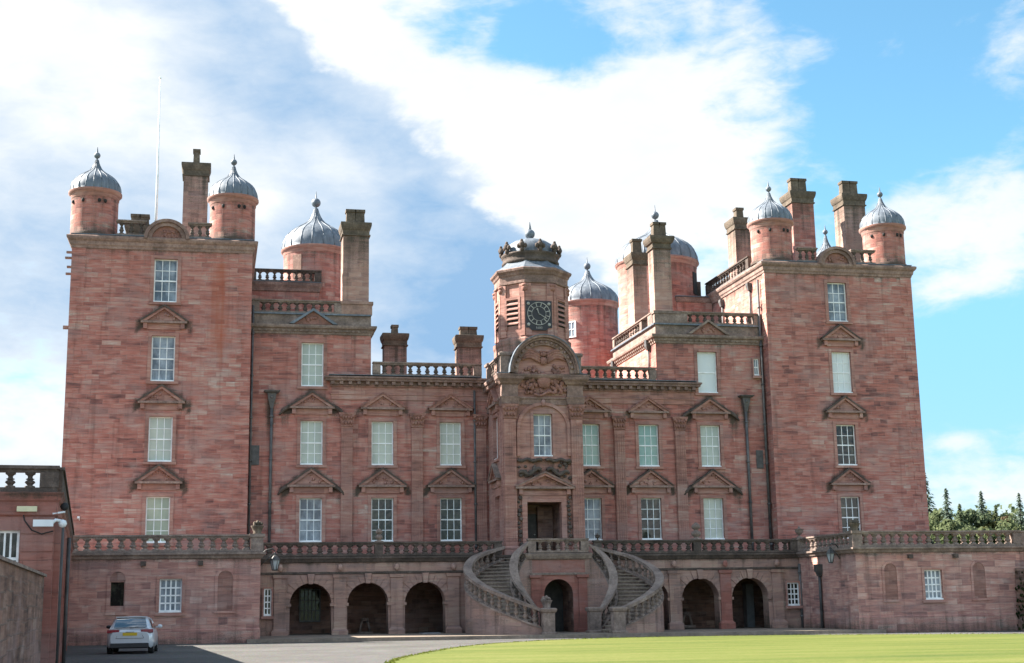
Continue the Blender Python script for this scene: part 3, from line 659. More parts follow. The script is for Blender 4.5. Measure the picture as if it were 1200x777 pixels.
st = stainer([(15.0, .35, .8), (15.0, 1.4, .3), (11.5, 0.9, .2)], bl, None, [(x, zb, 1.15, .98, .98 if (k == 'A' or zb < 8) else .62) for k in 'ABC' for x in XW[k] for zb in (11.06, 7.2)])
mb = MB()
panel(mb, 'y', YM, -13.49, -9.5, ZT, 15.0, [h for h in holes+holesA if h[1] < -9.5], .2, .25)
panel(mb, 'y', YM, 9.5, 13.49, ZT, 15.0, [h for h in holes+holesA if h[0] > 9.5], .2, .25)
panel(mb, 'y', YM, -9.5, 9.5, ZT, 12.45, [h for h in holes if -9.5 < h[0] < 9.5], .2, .25)
for s in (-1, 1):
    a, b = sorted((s*7.5, s*9.5)); panel(mb, 'y', YM, a, b, 12.45, 15.0, step=.25)
main = mb.build('front_wall', 'red_ashlar', castle, stain=st)
mb = MB()
bay_side = [(YM, 9.0)]
panel(mb, '-x', 7.5, -9.0, -YM, 12.4, 15.0, step=.4); panel(mb, '+x', -7.5, YM, 9.0, 12.4, 15.0, step=.4)
panel(mb, '+x', 13.485, YM, 1, 0, 1, step=1)
for s in (-1, 1):
    a, b = sorted((s*7.52, s*13.48))
    mb.quad((a, YM+.02, 15.55), (b, YM+.02, 15.55), (b, 8.99, 15.55), (a, 8.99, 15.55)); mb.quad((b, 8.99, 12), (a, 8.99, 12), (a, 8.99, 15.55), (b, 8.99, 15.55))
mb.quad((-7.5, YM+.02, 12.7), (7.5, YM+.02, 12.7), (7.5, 6, 12.7), (-7.5, 6, 12.7))
mb.build('side_wall', 'red_ashlar', main)
PA = {('A', -1): ('pane_blind', 'pane_grey', 'pane_blind'), ('B', -1): ('pane_blind', 'pane_dark'), ('C', -1): ('pane_blind', 'pane_dark'),
      ('C', 1): ('pane_green', 'pane_grey'), ('B', 1): ('pane_green', 'pane_dark'), ('A', 1): ('pane_blind', 'pane_blind', 'pane_white')}
for k in 'ABC':
    for s, x in zip((-1, 1), XW[k]):
        p = PA[(k, s)]
        window(x, YM, *Z5, 1.09, p[0]); window(x, YM, *Z6, 1.09, p[1])
        pediment(x, YM, 11.06, 1.03, .82, 'carved_stone' if k != 'A' else 'black_stone'); pediment(x, YM, 7.2, 1.1, .92)
        if k == 'A':
            window(x, YM, *ZA, 1.09, p[2], cols=3 if s < 0 else 1, rows=4 if s < 0 else 2)
            mb = MB()                    # scrolled stone wings either side of the gable
            for z in (11.0, 7.1):
                for q in (-1, 1):
                    mb.tube([(x+q*(1.0+.12*i), YM-.1, z+.16-.035*i*i*.5) for i in range(6)], [.11, .12, .11, .10, .08, .05], 6)
            mb.build('scroll', 'black_stone', castle)
# central cornice with brackets, returned round the ends
def bracketed_cornice(x0, x1, yb, z0, parent, depth=.6, left=True, right=True):
    c = MB(); c.rings(x0, x1, yb, yb+depth, [(z0-.95, .0), (z0-.95, .05), (z0-.72, .055), (z0-.70, .09), (z0-.64, .09), (z0-.63, .03), (z0-.32, .03), (z0-.30, .10), (z0-.2, .12)])
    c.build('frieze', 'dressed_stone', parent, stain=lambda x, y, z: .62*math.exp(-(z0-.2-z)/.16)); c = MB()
    c.rings(x0, x1, yb, yb+depth, [(z0-.06, .15), (z0-.04, .34), (z0+.05, .36), (z0+.10, .42), (z0+.17, .42), (z0+.2, .3), (z0+.24, .0)])
    n = int((x1-x0)/.42)
    for i in range(n+1):
        x = x0+(x1-x0)*i/n; c.box(x-.085, x+.085, yb-.30, yb-.11, z0-.21, z0-.055)
    c.box(x0-.12, x1+.12, yb-.12, yb+.3, z0-.202, z0-.058)
    return c.build('cornice', 'cornice_stone', parent)
bracketed_cornice(-9.42, -1.6, YM, 12.5, main); bracketed_cornice(2.5, 9.42, YM, 12.5, main)
mb = MB(); mb.box(-9.6, -2.0, YM-.36, YM+.3, 12.742, 12.77); mb.build('lead_flashing', 'lead', main); mb = MB(); mb.box(2.9, 9.6, YM-.36, YM+.3, 12.742, 12.77); mb.build('lead_flashing', 'lead', main)
balustrade((-7.4, YM-.05), (-1.9, YM-.05), 12.77, 13.46, .44, m_='weathered_stone', k=1.12); balustrade((2.8, YM-.05), (7.4, YM-.05), 12.77, 13.46, .44, m_='weathered_stone', k=1.12)
for s in (-1, 1):       # side bay tops: cornice, dark parapet, gablet, balustrade
    a, b = sorted((s*7.5, s*13.47))
    c = MB(); c.rings(a, b, YM, 8.9, [(14.80, .0), (14.82, .05), (14.92, .06), (14.95, .10), (15.06, .14), (15.10, .24), (15.18, .27), (15.26, .27), (15.29, .06)])
    n = 20
    for i in range(n): c.box(a+.1+i*(b-a-.2)/n, a+.22+i*(b-a-.2)/n, YM-.15, YM-.07, 14.93, 15.03)
    for i in range(26): c.box(*( (7.33, 7.43) if s > 0 else (-7.43, -7.33)), YM+.15+i*.31, YM+.28+i*.31, 14.93, 15.03)
    c.build('cornice', 'weathered_stone', main)
    q = MB(); q.rings(a+.02, b, YM+.02, 8.8, [(15.292, .0), (15.80, .0)], 0); q.box(a-.1, b, YM-.09, 8.85, 15.802, 15.88, 1)
    q.build('parapet', ['weathered_stone', 'lead'], main)
    g = MB(); x = s*10.4
    g.prism([(x-1.0, 15.30), (x+1.0, 15.30), (x, 15.98)], YM-.12, YM+.1, 0)
    for t in (-1, 1):
        P = [(x+t*1.2, 15.30), (x+t*.98, 15.30), (x, 15.97), (x, 16.10)]; g.prism(P if t < 0 else P[::-1], YM-.28, YM+.12, 1)
    for i in range(8): g.lump((x+R_.uniform(-.4, .4), YM-.14, 15.4+R_.uniform(0, .25)), .07, 0, (1, .7, 1), 6)
    g.build('gablet', ['carved_stone', 'lead' if s < 0 else 'weathered_stone'], castle)
    if s > 0:
        balustrade((8.95, YM+.12), (13.42, YM+.12), 15.88, 16.55, .43, k=1.1); balustrade((7.62, 3.0), (7.62, 8.6), 15.88, 16.55, .43, k=1.1, ends=(True, True))
        q = MB(); q.box(7.48, 8.95, YM-.05, YM+.3, 15.882, 16.40); q.box(7.42, 8.97, YM-.1, YM+.34, 16.402, 16.55); q.box(7.42, 7.8, YM+.342, 3.0, 16.48, 16.55); q.box(7.46, 7.76, YM+.342, 1.9, 15.882, 16.478); q.build('parapet_pier', 'weathered_stone', castle)
    else:
        balustrade((-13.42, YM+.12), (-9.0, YM+.12), 15.88, 16.55, .43, k=1.1)
        q = MB(); q.box(-9.0, -7.45, YM-.05, YM+1.5, 15.882, 16.40); q.box(-9.05, -7.40, YM-.1, YM+1.55, 16.402, 16.55); q.build('parapet_pier', 'chimney_stone', castle)
# block behind the side bays (upper level)
mb = MB(); mb.box(-13.47, -9.6, 8.0, 9.0, 15.5, 18.6); ul = mb.build('upper_wall', 'red_ashlar', castle, stain=lambda x, y, z: .3)
mb = MB(); mb.box(11.3, 13.47, 8.0, 9.0, 15.5, 18.7); ur = mb.build('upper_wall', 'red_ashlar', castle, stain=lambda x, y, z: .3)
c = MB(); c.rings(-13.47, -9.65, 8.0, 9.0, [(18.6, .0), (18.63, .08), (18.8, .12), (18.95, .2), (19.1, .22), (19.12, .0)]); c.build('cornice', 'cornice_stone', ul); c = MB(); c.rings(11.35, 13.47, 8.0, 9.0, [(18.702, .0), (18.73, .08), (18.8, .12), (19.0, .14), (19.02, 0)])
c.build('cornice', 'cornice_stone', ur)
mb = MB(); mb.box(11.2, 13.46, 7.8, 9, 19.022, 19.07); mb.build('lead_flashing', 'lead', ur); mb = MB(); mb.box(-13.46, -9.5, 7.8, 9, 19.122, 19.15); mb.build('lead_flashing', 'lead', ul)
balustrade((-13.42, 8.1), (-9.5, 8.1), 19.15, 19.86, .42, m_='black_stone')
mb = MB(); mb.box(12.0, 13.3, 9.3, 9.8, 19.07, 20.3); mb.build('parapet_pier', 'black_stone', castle)
# court turrets
turret(-9.68, 10.2, 15.5, 21.5, 1.80, 2.55, 18, False, ball=.27, spike=.42); turret(10.95, 10.4, 15.5, 21.55, 2.38, 2.75, 20, False, ball=.24, spike=.42)
t_far = turret(9.78, 22, 12, 21.5, 2.0, 2.4, 18, False, ball=.24, spike=.4)
for i in range(1):      # little window and slit of the far turret
    mb = MB(); a = rad(-140); cx, cy, r = 9.78, 22, 2.0
    ux, uy = -math.sin(a), math.cos(a); nx, ny = math.cos(a), math.sin(a)
    o = empty('window', (cx+nx*(r+.02)-.0, cy+ny*(r+.02), 0), a+math.pi/2); o.parent = castle
    f = MB()
    for x0, x1, z0, z1 in ((-.33, -.27, 18.95, 20.05), (.27, .33, 18.95, 20.05), (-.27, .27, 18.95, 19.02), (-.27, .27, 19.98, 20.05), (-.02, .02, 19.02, 19.98), (-.27, -.021, 19.48, 19.52), (.021, .27, 19.48, 19.52)): f.box(x0, x1, -.03, .1, z0, z1)
    fo = f.build('frame', 'white_paint', o); g = MB(); g.box(-.27, .27, .0, .09, 19.02, 19.98); g.build('pane', 'pane_grey', o)
for cx, cy, a, z0 in ((10.95, 10.4, -40, 19.4), (-9.68, 10.2, -128, 19.6)):
    a = rad(a); r = 2.38 if cx > 0 else 1.80; mb = MB(); mb.box(-.28, .28, -.03, .15, z0, z0+1.35); o = mb.build('turret_door', 'dark_void' if cx > 0 else 'chimney_stone', castle, loc=(cx+math.cos(a)*r, cy+math.sin(a)*r, 0), rz=a+math.pi/2)

# --- chimneys
def chimney(x0, x1, y0, y1, z0, z1, pots, ztop, m_='chimney_ashlar', potw=.42, cp=.13):
    mb = MB(); mb.rings(x0, x1, y0, y1, [(z0, .0), (z1-.72, .0)], 0); o = mb.build('chimney', m_, castle, stain=lambda x, y, z: .55 if z > z1-1 else .05)
    c = MB(); c.rings(x0, x1, y0, y1, [(z1-.72, .0), (z1-.70, .07), (z1-.64, .07), (z1-.62, .02), (z1-.42, .03), (z1-.36, cp*.55), (z1-.26, cp*.8), (z1-.14, cp), (z1-.02, cp), (z1, cp-.01), (z1+.03, .0)])
    c.build('cap', 'mossy_cap', o)
    w_ = x1-x0; xs = [x0+w_*(i+.5)/pots for i in range(pots)] if pots > 1 else [(x0+x1)/2]
    for x in xs:
        p = MB(); h = min(potw, w_/pots*.66)
        x = (x0+x1)/2+(x-(x0+x1)/2)*.72
        p.rings(x-h/2, x+h/2, (y0+y1)/2-.22, (y0+y1)/2+.22, [(z1+.03, .04), (z1+.1, .02), (ztop-.16, .0), (ztop-.14, .045), (ztop, .045)])
        p.build('chimney_pot', 'mossy_cap', o)
chimney(-17.0, -15.75, 3.6, 4.6, 19.2, 24.35, 1, 25.2, potw=.3)
chimney(-19.75, -18.5, 3.6, 4.4, 19.2, 20.9, 2, 21.5, 'black_stone')
chimney(16.92, 18.25, 3.6, 4.9, 19.2, 24.45, 2, 25.36, 'red_ashlar', potw=.55); chimney(20.12, 21.45, 3.6, 4.9, 19.2, 24.45, 2, 25.36, potw=.6)
chimney(13.62, 14.6, 4.2, 5.4, 19.2, 22.9, 1, 23.6, potw=.4)
chimney(-8.92, -7.6, 1.0, 2.2, 16.55, 20.75, 2, 21.55, potw=.5); chimney(7.68, 8.66, 1.2, 2.1, 16.4, 20.75, 2, 21.6, potw=.45, cp=.2)
chimney(7.6, 8.4, 4.6, 5.8, 15.8, 20.7, 1, 21.6, potw=.5)
chimney(-5.95, -4.7, 8, 9.0, 12.8, 16.4, 1, 16.95, potw=.32); chimney(-1.8, -.45, 8, 9.0, 12.8, 16.4, 2, 16.95, potw=.45)

# --- pilasters
def pilaster(cx, y, w_, z0, z1, proj=.12, fl=True, parent=None):
    mb = MB(); n = 5
    mb.box(cx-w_/2, cx+w_/2, y-proj, y+.02, z0+.42, z1-.72)
    if fl:
        for i in range(n):
            x = cx-w_/2+w_*(i+.5)/n; mb.box(x-.022, x+.022, y-proj-.022, y-proj+.01, z0+.6, z1-.9)
    mb.rings(cx-w_/2, cx+w_/2, y-proj, y+.1, [(z0, .1), (z0+.18, .1), (z0+.2, .06), (z0+.3, .09), (z0+.38, .05), (z0+.42, .0)])
    o = mb.build('pilaster', 'dressed_stone', parent or castle)
    c = MB(); zc = z1-.72
    c.rings(cx-w_/2, cx+w_/2, y-proj, y+.1, [(zc, .0), (zc+.04, .04), (zc+.08, .02), (zc+.35, .05), (zc+.58, .10), (zc+.61, .13), (zc+.72, .13)])
    for k in range(2):
        for i in range(4):
            x = cx-w_/2+w_*(i+.5)/4; c.lump((x, y-proj-.05-.03*k, zc+.22+.25*k), .085, 0, (.8, .7, 1.2), 6)
    for q in (-1, 1): c.lump((cx+q*w_*.52, y-proj-.09, zc+.54), .1, 0, (1, .9, .9), 8)
    c.build('capital', 'carved_stone', o)
for x in (-8.68, -5.18, -1.95, 5.33, 8.62): pilaster(x, YM, .56, ZT, 10.88)

# --- entrance porch and clock tower
PX0, PX1, PY = -1.55, 2.42, -2.8
PC = .43
mb = MB()
panel(mb, 'y', PY, PX0, PX1, ZT, 12.1, [(PC-.85, PC+.83, ZT, 6.2), (PC-.46, PC+.48, 8.4, 10.46)], .35, .25)
panel(mb, '-x', PX0, -YM, -PY, ZT, 12.1, [(.75, 1.85, 4.6, 6.6), (.7, 1.75, 8.4, 10.46)], .25, .25); panel(mb, '+x', PX1, PY, YM, ZT, 12.1, step=.5)
mb.quad((PX0, PY, 12.09), (PX1, PY, 12.09), (PX1, YM, 12.09), (PX0, YM, 12.09))
# door lobby behind the opening, its shade painted in as dark stone
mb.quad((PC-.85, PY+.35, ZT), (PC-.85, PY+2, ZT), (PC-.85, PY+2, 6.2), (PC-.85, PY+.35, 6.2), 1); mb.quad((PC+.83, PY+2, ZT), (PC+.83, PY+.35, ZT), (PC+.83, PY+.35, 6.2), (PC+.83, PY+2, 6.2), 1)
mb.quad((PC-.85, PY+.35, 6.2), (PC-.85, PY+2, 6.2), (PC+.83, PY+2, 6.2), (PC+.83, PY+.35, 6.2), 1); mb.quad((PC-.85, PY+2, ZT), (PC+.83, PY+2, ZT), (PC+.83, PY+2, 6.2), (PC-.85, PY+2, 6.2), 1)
porch = mb.build('porch_wall', ['dressed_stone', 'dark_rubble_and_shade'], castle, stain=stainer(None, [(PC, 7.6, 1.3, .5, .55), (PC, 8.15, 1.4, .25, .5), (PC-1.2, 5.5, .12, 1.2, .35), (PC+1.2, 5.5, .12, 1.2, .35), (PX0+.2, 4.4, .3, .5, .3)]))
mb = MB(); mb.box(PC-.8, PC+.05, PY+1.9, PY+1.99, ZT, 5.75); d_ = mb.build('door', 'door_wood', castle)
mb = MB(); mb.lump((PC-.06, PY+1.88, 4.75), .045, 0); mb.build('handle', 'gilt', d_)
mb = MB(); mb.box(PC+.06, PC+.82, PY+1.7, PY+1.99, ZT, 6.1); mb.build('lobby_wall', 'dark_rubble_and_shade', castle)  # coloured dark so the lobby reads as shaded
window(PC+.01, PY, 8.4, 10.46, .94, 'pane_grey', recess=.3, surround=.14)
window(1.22, PX0, 8.4, 10.46, 1.05, 'pane_grey', recess=.22, surround=.16, axis='x')
mb = MB(); mb.box(PX0+.2, PX0+.3, -1.85, -.75, 4.6, 6.6); mb.build('blocked_doorway', 'dressed_stone', castle)
pediment(1.25, PX0, 11.0, .95, .8, 'carved_stone', axis='x'); pediment(1.25, PX0, 7.3, .95, .85, 'weathered_stone', axis='x')
for x in (PX0+.33, PX1-.33): pilaster(x, PY, .58, ZT, 10.9, .16)
mb = MB()                                   # door architrave, consoles, gable and swags
mb.box(PC-1.1, PC-.85, PY-.09, PY+.02, ZT, 6.2); mb.box(PC+.83, PC+1.08, PY-.09, PY+.02, ZT, 6.2); mb.box(PC-1.1, PC+1.08, PY-.10, PY+.02, 6.202, 6.5); mb.box(PC-1.2, PC+1.18, PY-.14, PY+.02, 6.502, 6.72)
o = mb.build('door_surround', 'dressed_stone', castle)
pediment(PC, PY, 6.82, 1.36, .78, 'cornice_stone', .34)
mb = MB()
for s in (-1, 1):
    for i in range(12): mb.lump((PC+s*1.22+R_.uniform(-.06, .06), PY-.1, 4.2+i*.2), R_.uniform(.07, .12), 0, (1, .7, 1), 6)
    mb.tube([(PC+s*(.15+.11*i), PY-.13, 7.72-.02*i+.12*math.sin(i*.9)) for i in range(11)], [.1]*10+[.05], 6)
    mb.tube([(PC+s*(.1+.12*i), PY-.13, 8.2+.05*math.sin(i*1.3)) for i in range(11)], .085, 6)
    for i in range(16): mb.lump((PC+s*R_.uniform(.45, 1.3), PY-.08, 7.1+R_.uniform(.2, 1.05)), R_.uniform(.06, .13), 0, (1, .6, .9), 6)
mb.build('carving', 'black_stone', o)
mb = MB(); n = 18                           # arch moulding over the window
for r1, r2, p in ((1.17, 1.33, .1),):
    P1 = [(PC+.03+r1*math.cos(math.pi*i/n), 9.75+r1*.95*math.sin(math.pi*i/n)) for i in range(n+1)]; P2 = [(PC+.03+r2*math.cos(math.pi*i/n), 9.75+r2*.95*math.sin(math.pi*i/n)) for i in range(n+1)]
    for i in range(n): mb.prism([P1[i], P2[i], P2[i+1], P1[i+1]], PY-p, PY+.02)
    for s in (-1, 1): mb.box(PC+.03+s*1.25-.08, PC+.03+s*1.25+.08, PY-p, PY+.02, 8.4, 9.745)
mb.lump((PC+.03, PY-.12, 10.98), .16, 0, (.7, .7, 1.2)); mb.build('arch_moulding', 'dressed_stone', castle)
c = MB()                                    # entablature, broken over the two pilasters
c.rings(PX0, PX1, PY, YM, [(10.9, .0), (10.9, .06), (11.15, .07), (11.18, .12), (11.26, .12)])
for x in (PX0+.36, PX1-.36): c.rings(x-.36, x+.36, PY-.1, PY+.3, [(10.93, .05), (11.18, .1), (11.27, .13), (11.28, .04), (11.85, .04), (11.9, .12), (12.02, .2), (12.12, .3), (12.24, .32), (12.27, .1)])
c.rings(PX0, PX1, PY, YM, [(12.09, .05), (12.14, .2), (12.2, .3), (12.3, .34), (12.36, .34), (12.4, .15)])
for i in range(9):
    y = PY+.25+i*.4; c.box(PX0-.26, PX0-.06, y-.08, y+.08, 11.98, 12.135)
c.build('cornice', 'cornice_stone', porch)
mb = MB(); mb.box(PX0-.25, PC-1.7, PY-.25, PY+.3, 12.402, 12.44); mb.box(PC+1.7, PX1+.25, PY-.25, PY+.3, 12.402, 12.44); mb.box(PX0-.25, PX0+.2, PY+.3, YM-.4, 12.402, 12.44); mb.build('lead_flashing', 'lead', porch)
mb = MB(); n = 24; zc = 12.42; CR = 1.72; PXc = PC+.08   # big arched hood with coat of arms
for r1, r2, y0, mi in ((1.52, 1.62, PY-.30, 0), (1.30, 1.515, PY-.20, 0), (1.625, 1.72, PY-.45, 0)):
    P1 = [(PXc+r1*math.cos(math.pi*i/n), zc+r1*1.08*math.sin(math.pi*i/n)) for i in range(n+1)]; P2 = [(PXc+r2*math.cos(math.pi*i/n), zc+r2*1.08*math.sin(math.pi*i/n)) for i in range(n+1)]
    for i in range(n): mb.prism([P1[i], P2[i], P2[i+1], P1[i+1]], y0, PY+.6, mi)
P1 = [(PXc+1.72*math.cos(math.pi*i/n), zc+1.725*1.08*math.sin(math.pi*i/n)) for i in range(n+1)]; P2 = [(PXc+1.76*math.cos(math.pi*i/n), zc+1.76*1.08*math.sin(math.pi*i/n)) for i in range(n+1)]
for i in range(n): mb.prism([P1[i], P2[i], P2[i+1], P1[i+1]], PY-.48, PY+.62, 2)
for i in range(1, 17):
    a = math.pi*i/17; mb.lump((PXc+1.43*math.cos(a), PY-.24, zc+1.43*1.08*math.sin(a)), .085, 0, (1, .8, 1), 6)
mb.prism([(PXc+1.31*math.cos(math.pi*i/n), zc+1.31*1.08*math.sin(math.pi*i/n)) for i in range(n+1)], PY-.06, PY+.55, 1)
hood = mb.build('arched_hood', ['cornice_stone', 'dressed_stone', 'lead'], castle)
mb = MB()                                   # winged heart under a crown, with scrolled mantling below
mb.lump((PXc, PY-.15, zc+.62), .2, 0, (1, .6, 1.1)); mb.lump((PXc, PY-.16, zc+.95), .17, 0, (1.1, .6, .7))
for i in range(5): mb.lump((PXc-.16+.08*i, PY-.16, zc+1.08), .05, 0)
for s in (-1, 1):
    for k in range(4):
        mb.tube([(PXc+s*(.18+.13*i), PY-.14, zc+.55+.12*k+.34*math.sin(i/7*2.4)-.02*i) for i in range(8)], [.08, .09, .09, .085, .08, .07, .06, .03], 6)
    mb.tube([(PXc+s*(.42+.1*math.sin(i*1.1)+.05*i), PY-.13, zc+.25-.16*i) for i in range(9)], [.07, .1, .11, .1, .08, .1, .09, .07, .04], 6)
    for i in range(30): mb.lump((PXc+s*R_.uniform(.38, 1.15), PY-.09, zc-.95+R_.uniform(0, 1.35)), R_.uniform(.05, .12), 0, (1, .7, 1), 6)
    for i in range(14): mb.lump((PXc+s*R_.uniform(.1, .95), PY-.1, zc-1.0+R_.uniform(0, 1.2)), R_.uniform(.07, .14), 0, (1, .6, 1), 6)
mb.lump((PXc, PY-.14, zc-.35), .36, 0, (1, .5, 1.2), 12); mb.tube([(PXc-.5+.1*i, PY-.16, zc-1.0-.1*math.sin(i*.31*2)) for i in range(11)], .07, 6)
mb.build('coat_of_arms', 'carved_stone', hood)
for x, y in ((PX0+.2, PY+.3), (PX1-.2, PY+.3), (PX0+.2, YM-.1)):
    mb = MB(); mb.rings(x-.24, x+.24, y-.24, y+.24, [(12.44, .03), (12.55, .0), (13.3, .0), (13.33, .07), (13.45, .08), (13.5, .0)]); mb.build('parapet_pier', 'weathered_stone', castle)
balustrade((PX0+.2, PY+.55), (PX0+.2, YM-.35), 12.45, 13.45, .42, k=1, ends=(False, False))
mb = MB(); mb.box(PX0+.45, PC-1.3, PY+.35, PY+.55, 12.45, 13.4); mb.build('parapet', 'black_stone', castle); mb = MB(); mb.box(PC+1.5, PX1-.45, PY+.35, PY+.55, 12.45, 13.4); mb.build('parapet', 'black_stone', castle)
# the clock tower
TX, TY, AP = .40, -.98, 1.69
oct_r = AP/math.cos(math.pi/8); a8 = math.pi/8
mb = MB()
mb.lathe(TX, TY, [(oct_r+.12, 12.4), (oct_r+.12, 13.9), (oct_r+.16, 14.0), (oct_r+.16, 14.2), (oct_r+.02, 14.32), (oct_r, 14.35), (oct_r, 17.0)], 8, 0, False, a0=a8)
ct = mb.build('clock_tower_wall', 'dressed_stone', castle, stain=lambda x, y, z: .45 if z < 14.34 else .1)
for k in range(8):                          # corner pilasters, louvres, panels
    a = a8+k*math.pi/4
    ca, sa = math.cos(a), math.sin(a); mb = MB()
    for d in (-1, 1):
        f_ = a+d*math.pi/8; n_ = (math.cos(f_), math.sin(f_)); tt = (-math.sin(f_), math.cos(f_)); half = AP*math.tan(math.pi/8)
        c0 = -d*half; c1 = -d*(half-.3)
        lo, hi = sorted((c0, c1))
        vs = []
        for z in (14.36, 16.98):
            for o_, c_ in ((AP-.02, lo), (AP+.07, lo), (AP+.07, hi), (AP-.02, hi)): vs.append((TX+n_[0]*o_+tt[0]*c_, TY+n_[1]*o_+tt[1]*c_, z))
        mb.add(vs, [(0, 1, 2, 3), (4, 7, 6, 5), (0, 4, 5, 1), (1, 5, 6, 2), (2, 6, 7, 3), (3, 7, 4, 0)], 0)
    mb.lump((TX+ca*(oct_r-.02), TY+sa*(oct_r-.02), 16.72), .18, 1, (1, 1, 1), 8); mb.lump((TX+ca*(oct_r-.02), TY+sa*(oct_r-.02), 16.88), .2, 1, (1, 1, .6), 8)
    mb.build('pilaster', ['dressed_stone', 'carved_stone'], ct)
for k in (0, 1, 2, 3, 5, 6, 7, 4):
    f_ = k*math.pi/4; n_ = (math.cos(f_), math.sin(f_))
    if k == 6: continue
    mb = MB(); mb.box(-.34, .34, -.02, .06, 14.9, 16.15, 1)
    for i in range(5): z = 14.95+i*.245; mb.prismx([(-.10, z), (-.10, z+.05), (.02, z+.2), (.02, z+.15)], -.34, .34, 0)
    mb.box(-.46, -.342, -.09, .03, 14.7, 16.2, 0); mb.box(.342, .46, -.09, .03, 14.7, 16.2, 0); mb.box(-.46, .46, -.09, .03, 16.2, 16.32, 0)
    mb.build('louvre', ['dressed_stone', 'dark_void'], castle, loc=(TX+n_[0]*AP, TY+n_[1]*AP, 0), rz=f_+math.pi/2)
c = MB(); c.lathe(TX, TY, [(oct_r, 16.98), (oct_r+.1, 17.02), (oct_r+.1, 17.12), (oct_r+.05, 17.14), (oct_r+.06, 17.4), (oct_r+.12, 17.46), (oct_r+.16, 17.55), (oct_r+.25, 17.64), (oct_r+.27, 17.74), (oct_r+.23, 17.78)], 8, 0, False, a0=a8)
c.build('cornice', 'cornice_stone', ct)
c = MB(); c.lathe(TX, TY, [(oct_r+.21, 17.78), (oct_r-.1, 17.98), (1.45, 18.22), (1.45, 18.3)], 8, 0, False, a0=a8); c.build('lead_flat', 'lead', ct)
c = MB(); c.lathe(TX, TY, [(1.40, 18.22), (1.46, 18.26), (1.46, 18.36), (1.40, 18.42), (1.43, 18.6), (1.5, 18.66), (1.5, 18.74), (1.4, 18.76), (1.3, 18.7), (1.28, 18.3)], 32, 0, True, cap=False)
crown = c.build('crown', 'black_stone', ct)
for k in range(10):
    c = MB()
    a = k*math.pi/5-math.pi/2+.12; x, y = TX+1.46*math.cos(a), TY+1.46*math.sin(a)
    for dz, dt, r in ((.13, 0, .13), (.36, 0, .16), (.3, .17, .11), (.3, -.17, .11), (.55, 0, .08)): c.lump((x+math.cos(a)*.05*dz-math.sin(a)*dt, y+math.sin(a)*.05*dz+math.cos(a)*dt, 18.70+dz*1.0), r*1.12, 0, (.9, .9, 1.1), 6)
    c.build('crown_finial', 'black_stone', ct)
lo = MB(); lo.lathe(TX, TY, [(1.32, 18.3), (1.32, 18.75), (1.26, 19.05), (1.1, 19.32), (.84, 19.5), (.54, 19.6), (.24, 19.64), (.12, 19.66), (.1, 19.72)], 48, 0, True, 12, .02); lo.build('dome', 'lead', ct)
fi = MB(); fi.lathe(TX, TY, [(.1, 19.68)]+[(max(.05, .26*math.sin(math.pi*i/10)), 19.7+.25*(1-math.cos(math.pi*i/10))) for i in range(1, 10)]+[(.09, 20.2), (.08, 20.25), (.015, 20.6)], 16); fi.build('finial', 'lead', ct)
# the clock
FY = TY-AP
CX, CZ = .36, 15.36
mb = MB(); mb.box(CX-.66, CX+.66, FY-.10, FY+.01, 14.72, 16.08, 0); mb.prism([(CX-.36, 14.60), (CX+.36, 14.60), (CX+.5, 14.718), (CX-.5, 14.718)], FY-.10, FY+.01, 0)
ck = mb.build('clock', 'clock_blue', castle)
def ringz(mb, r1, r2, y0, y1, cz, n=40, mi=0):
    P1 = [(CX+r1*math.cos(2*math.pi*i/n), cz+r1*math.sin(2*math.pi*i/n)) for i in range(n)]; P2 = [(CX+r2*math.cos(2*math.pi*i/n), cz+r2*math.sin(2*math.pi*i/n)) for i in range(n)]
    for i in range(n): mb.prism([P1[i], P2[i], P2[(i+1) % n], P1[(i+1) % n]], y0, y1, mi)
cz = 15.43; mb = MB(); ringz(mb, .55, .58, FY-.125, FY-.099, cz); ringz(mb, .345, .365, FY-.125, FY-.099, cz)
for i in range(12):
    a = 2*math.pi*(i+.5)/12; ux, uz = math.cos(a), math.sin(a); tx, tz = -uz, ux; w0 = .020
    mb.prism([(CX+ux*.37-tx*w0, cz+uz*.37-tz*w0), (CX+ux*.54-tx*w0, cz+uz*.54-tz*w0), (CX+ux*.54+tx*w0, cz+uz*.54+tz*w0), (CX+ux*.37+tx*w0, cz+uz*.37+tz*w0)], FY-.122, FY-.099)
for sx in (-1, 1):
    for sz in (-1, 1): mb.lump((CX+sx*.52, FY-.1, cz-.02+sz*.52), .085, 0, (1, .3, 1), 8)
mb.build('clock_dial', 'gilt', ck)
def hand(L, ang, w0):
    mb = MB(); a = rad(90-ang); ux, uz = math.cos(a), math.sin(a); tx, tz = -uz, ux
    P = [(-.06, -w0), (L*.7, -w0), (L*.72, -w0*2.6), (L, 0), (L*.72, w0*2.6), (L*.7, w0), (-.06, w0)]
    mb.prism([(CX+ux*p+tx*q, cz+uz*p+tz*q) for p, q in P], FY-.145, FY-.128); mb.build('clock_hand', 'gilt', ck)
hand(.30, 341, .022); hand(.50, 122, .016)
tx_ = D.curves.new('clock_date', 'FONT'); tx_.body = '1680'; tx_.size = .17; tx_.extrude = .008; tx_.align_x = 'CENTER'; tx_.materials.append(MAT['gilt'])
tf = D.objects.new('clock_date_font', tx_); COL.objects.link(tf); bpy.context.view_layer.update(); tme = D.meshes.new_from_object(tf); D.objects.remove(tf)
to = D.objects.new('clock_date', tme); COL.objects.link(to); to.parent = ck; to.location = (CX, FY-.112, 14.665); to.rotation_euler = (rad(90), 0, 0)

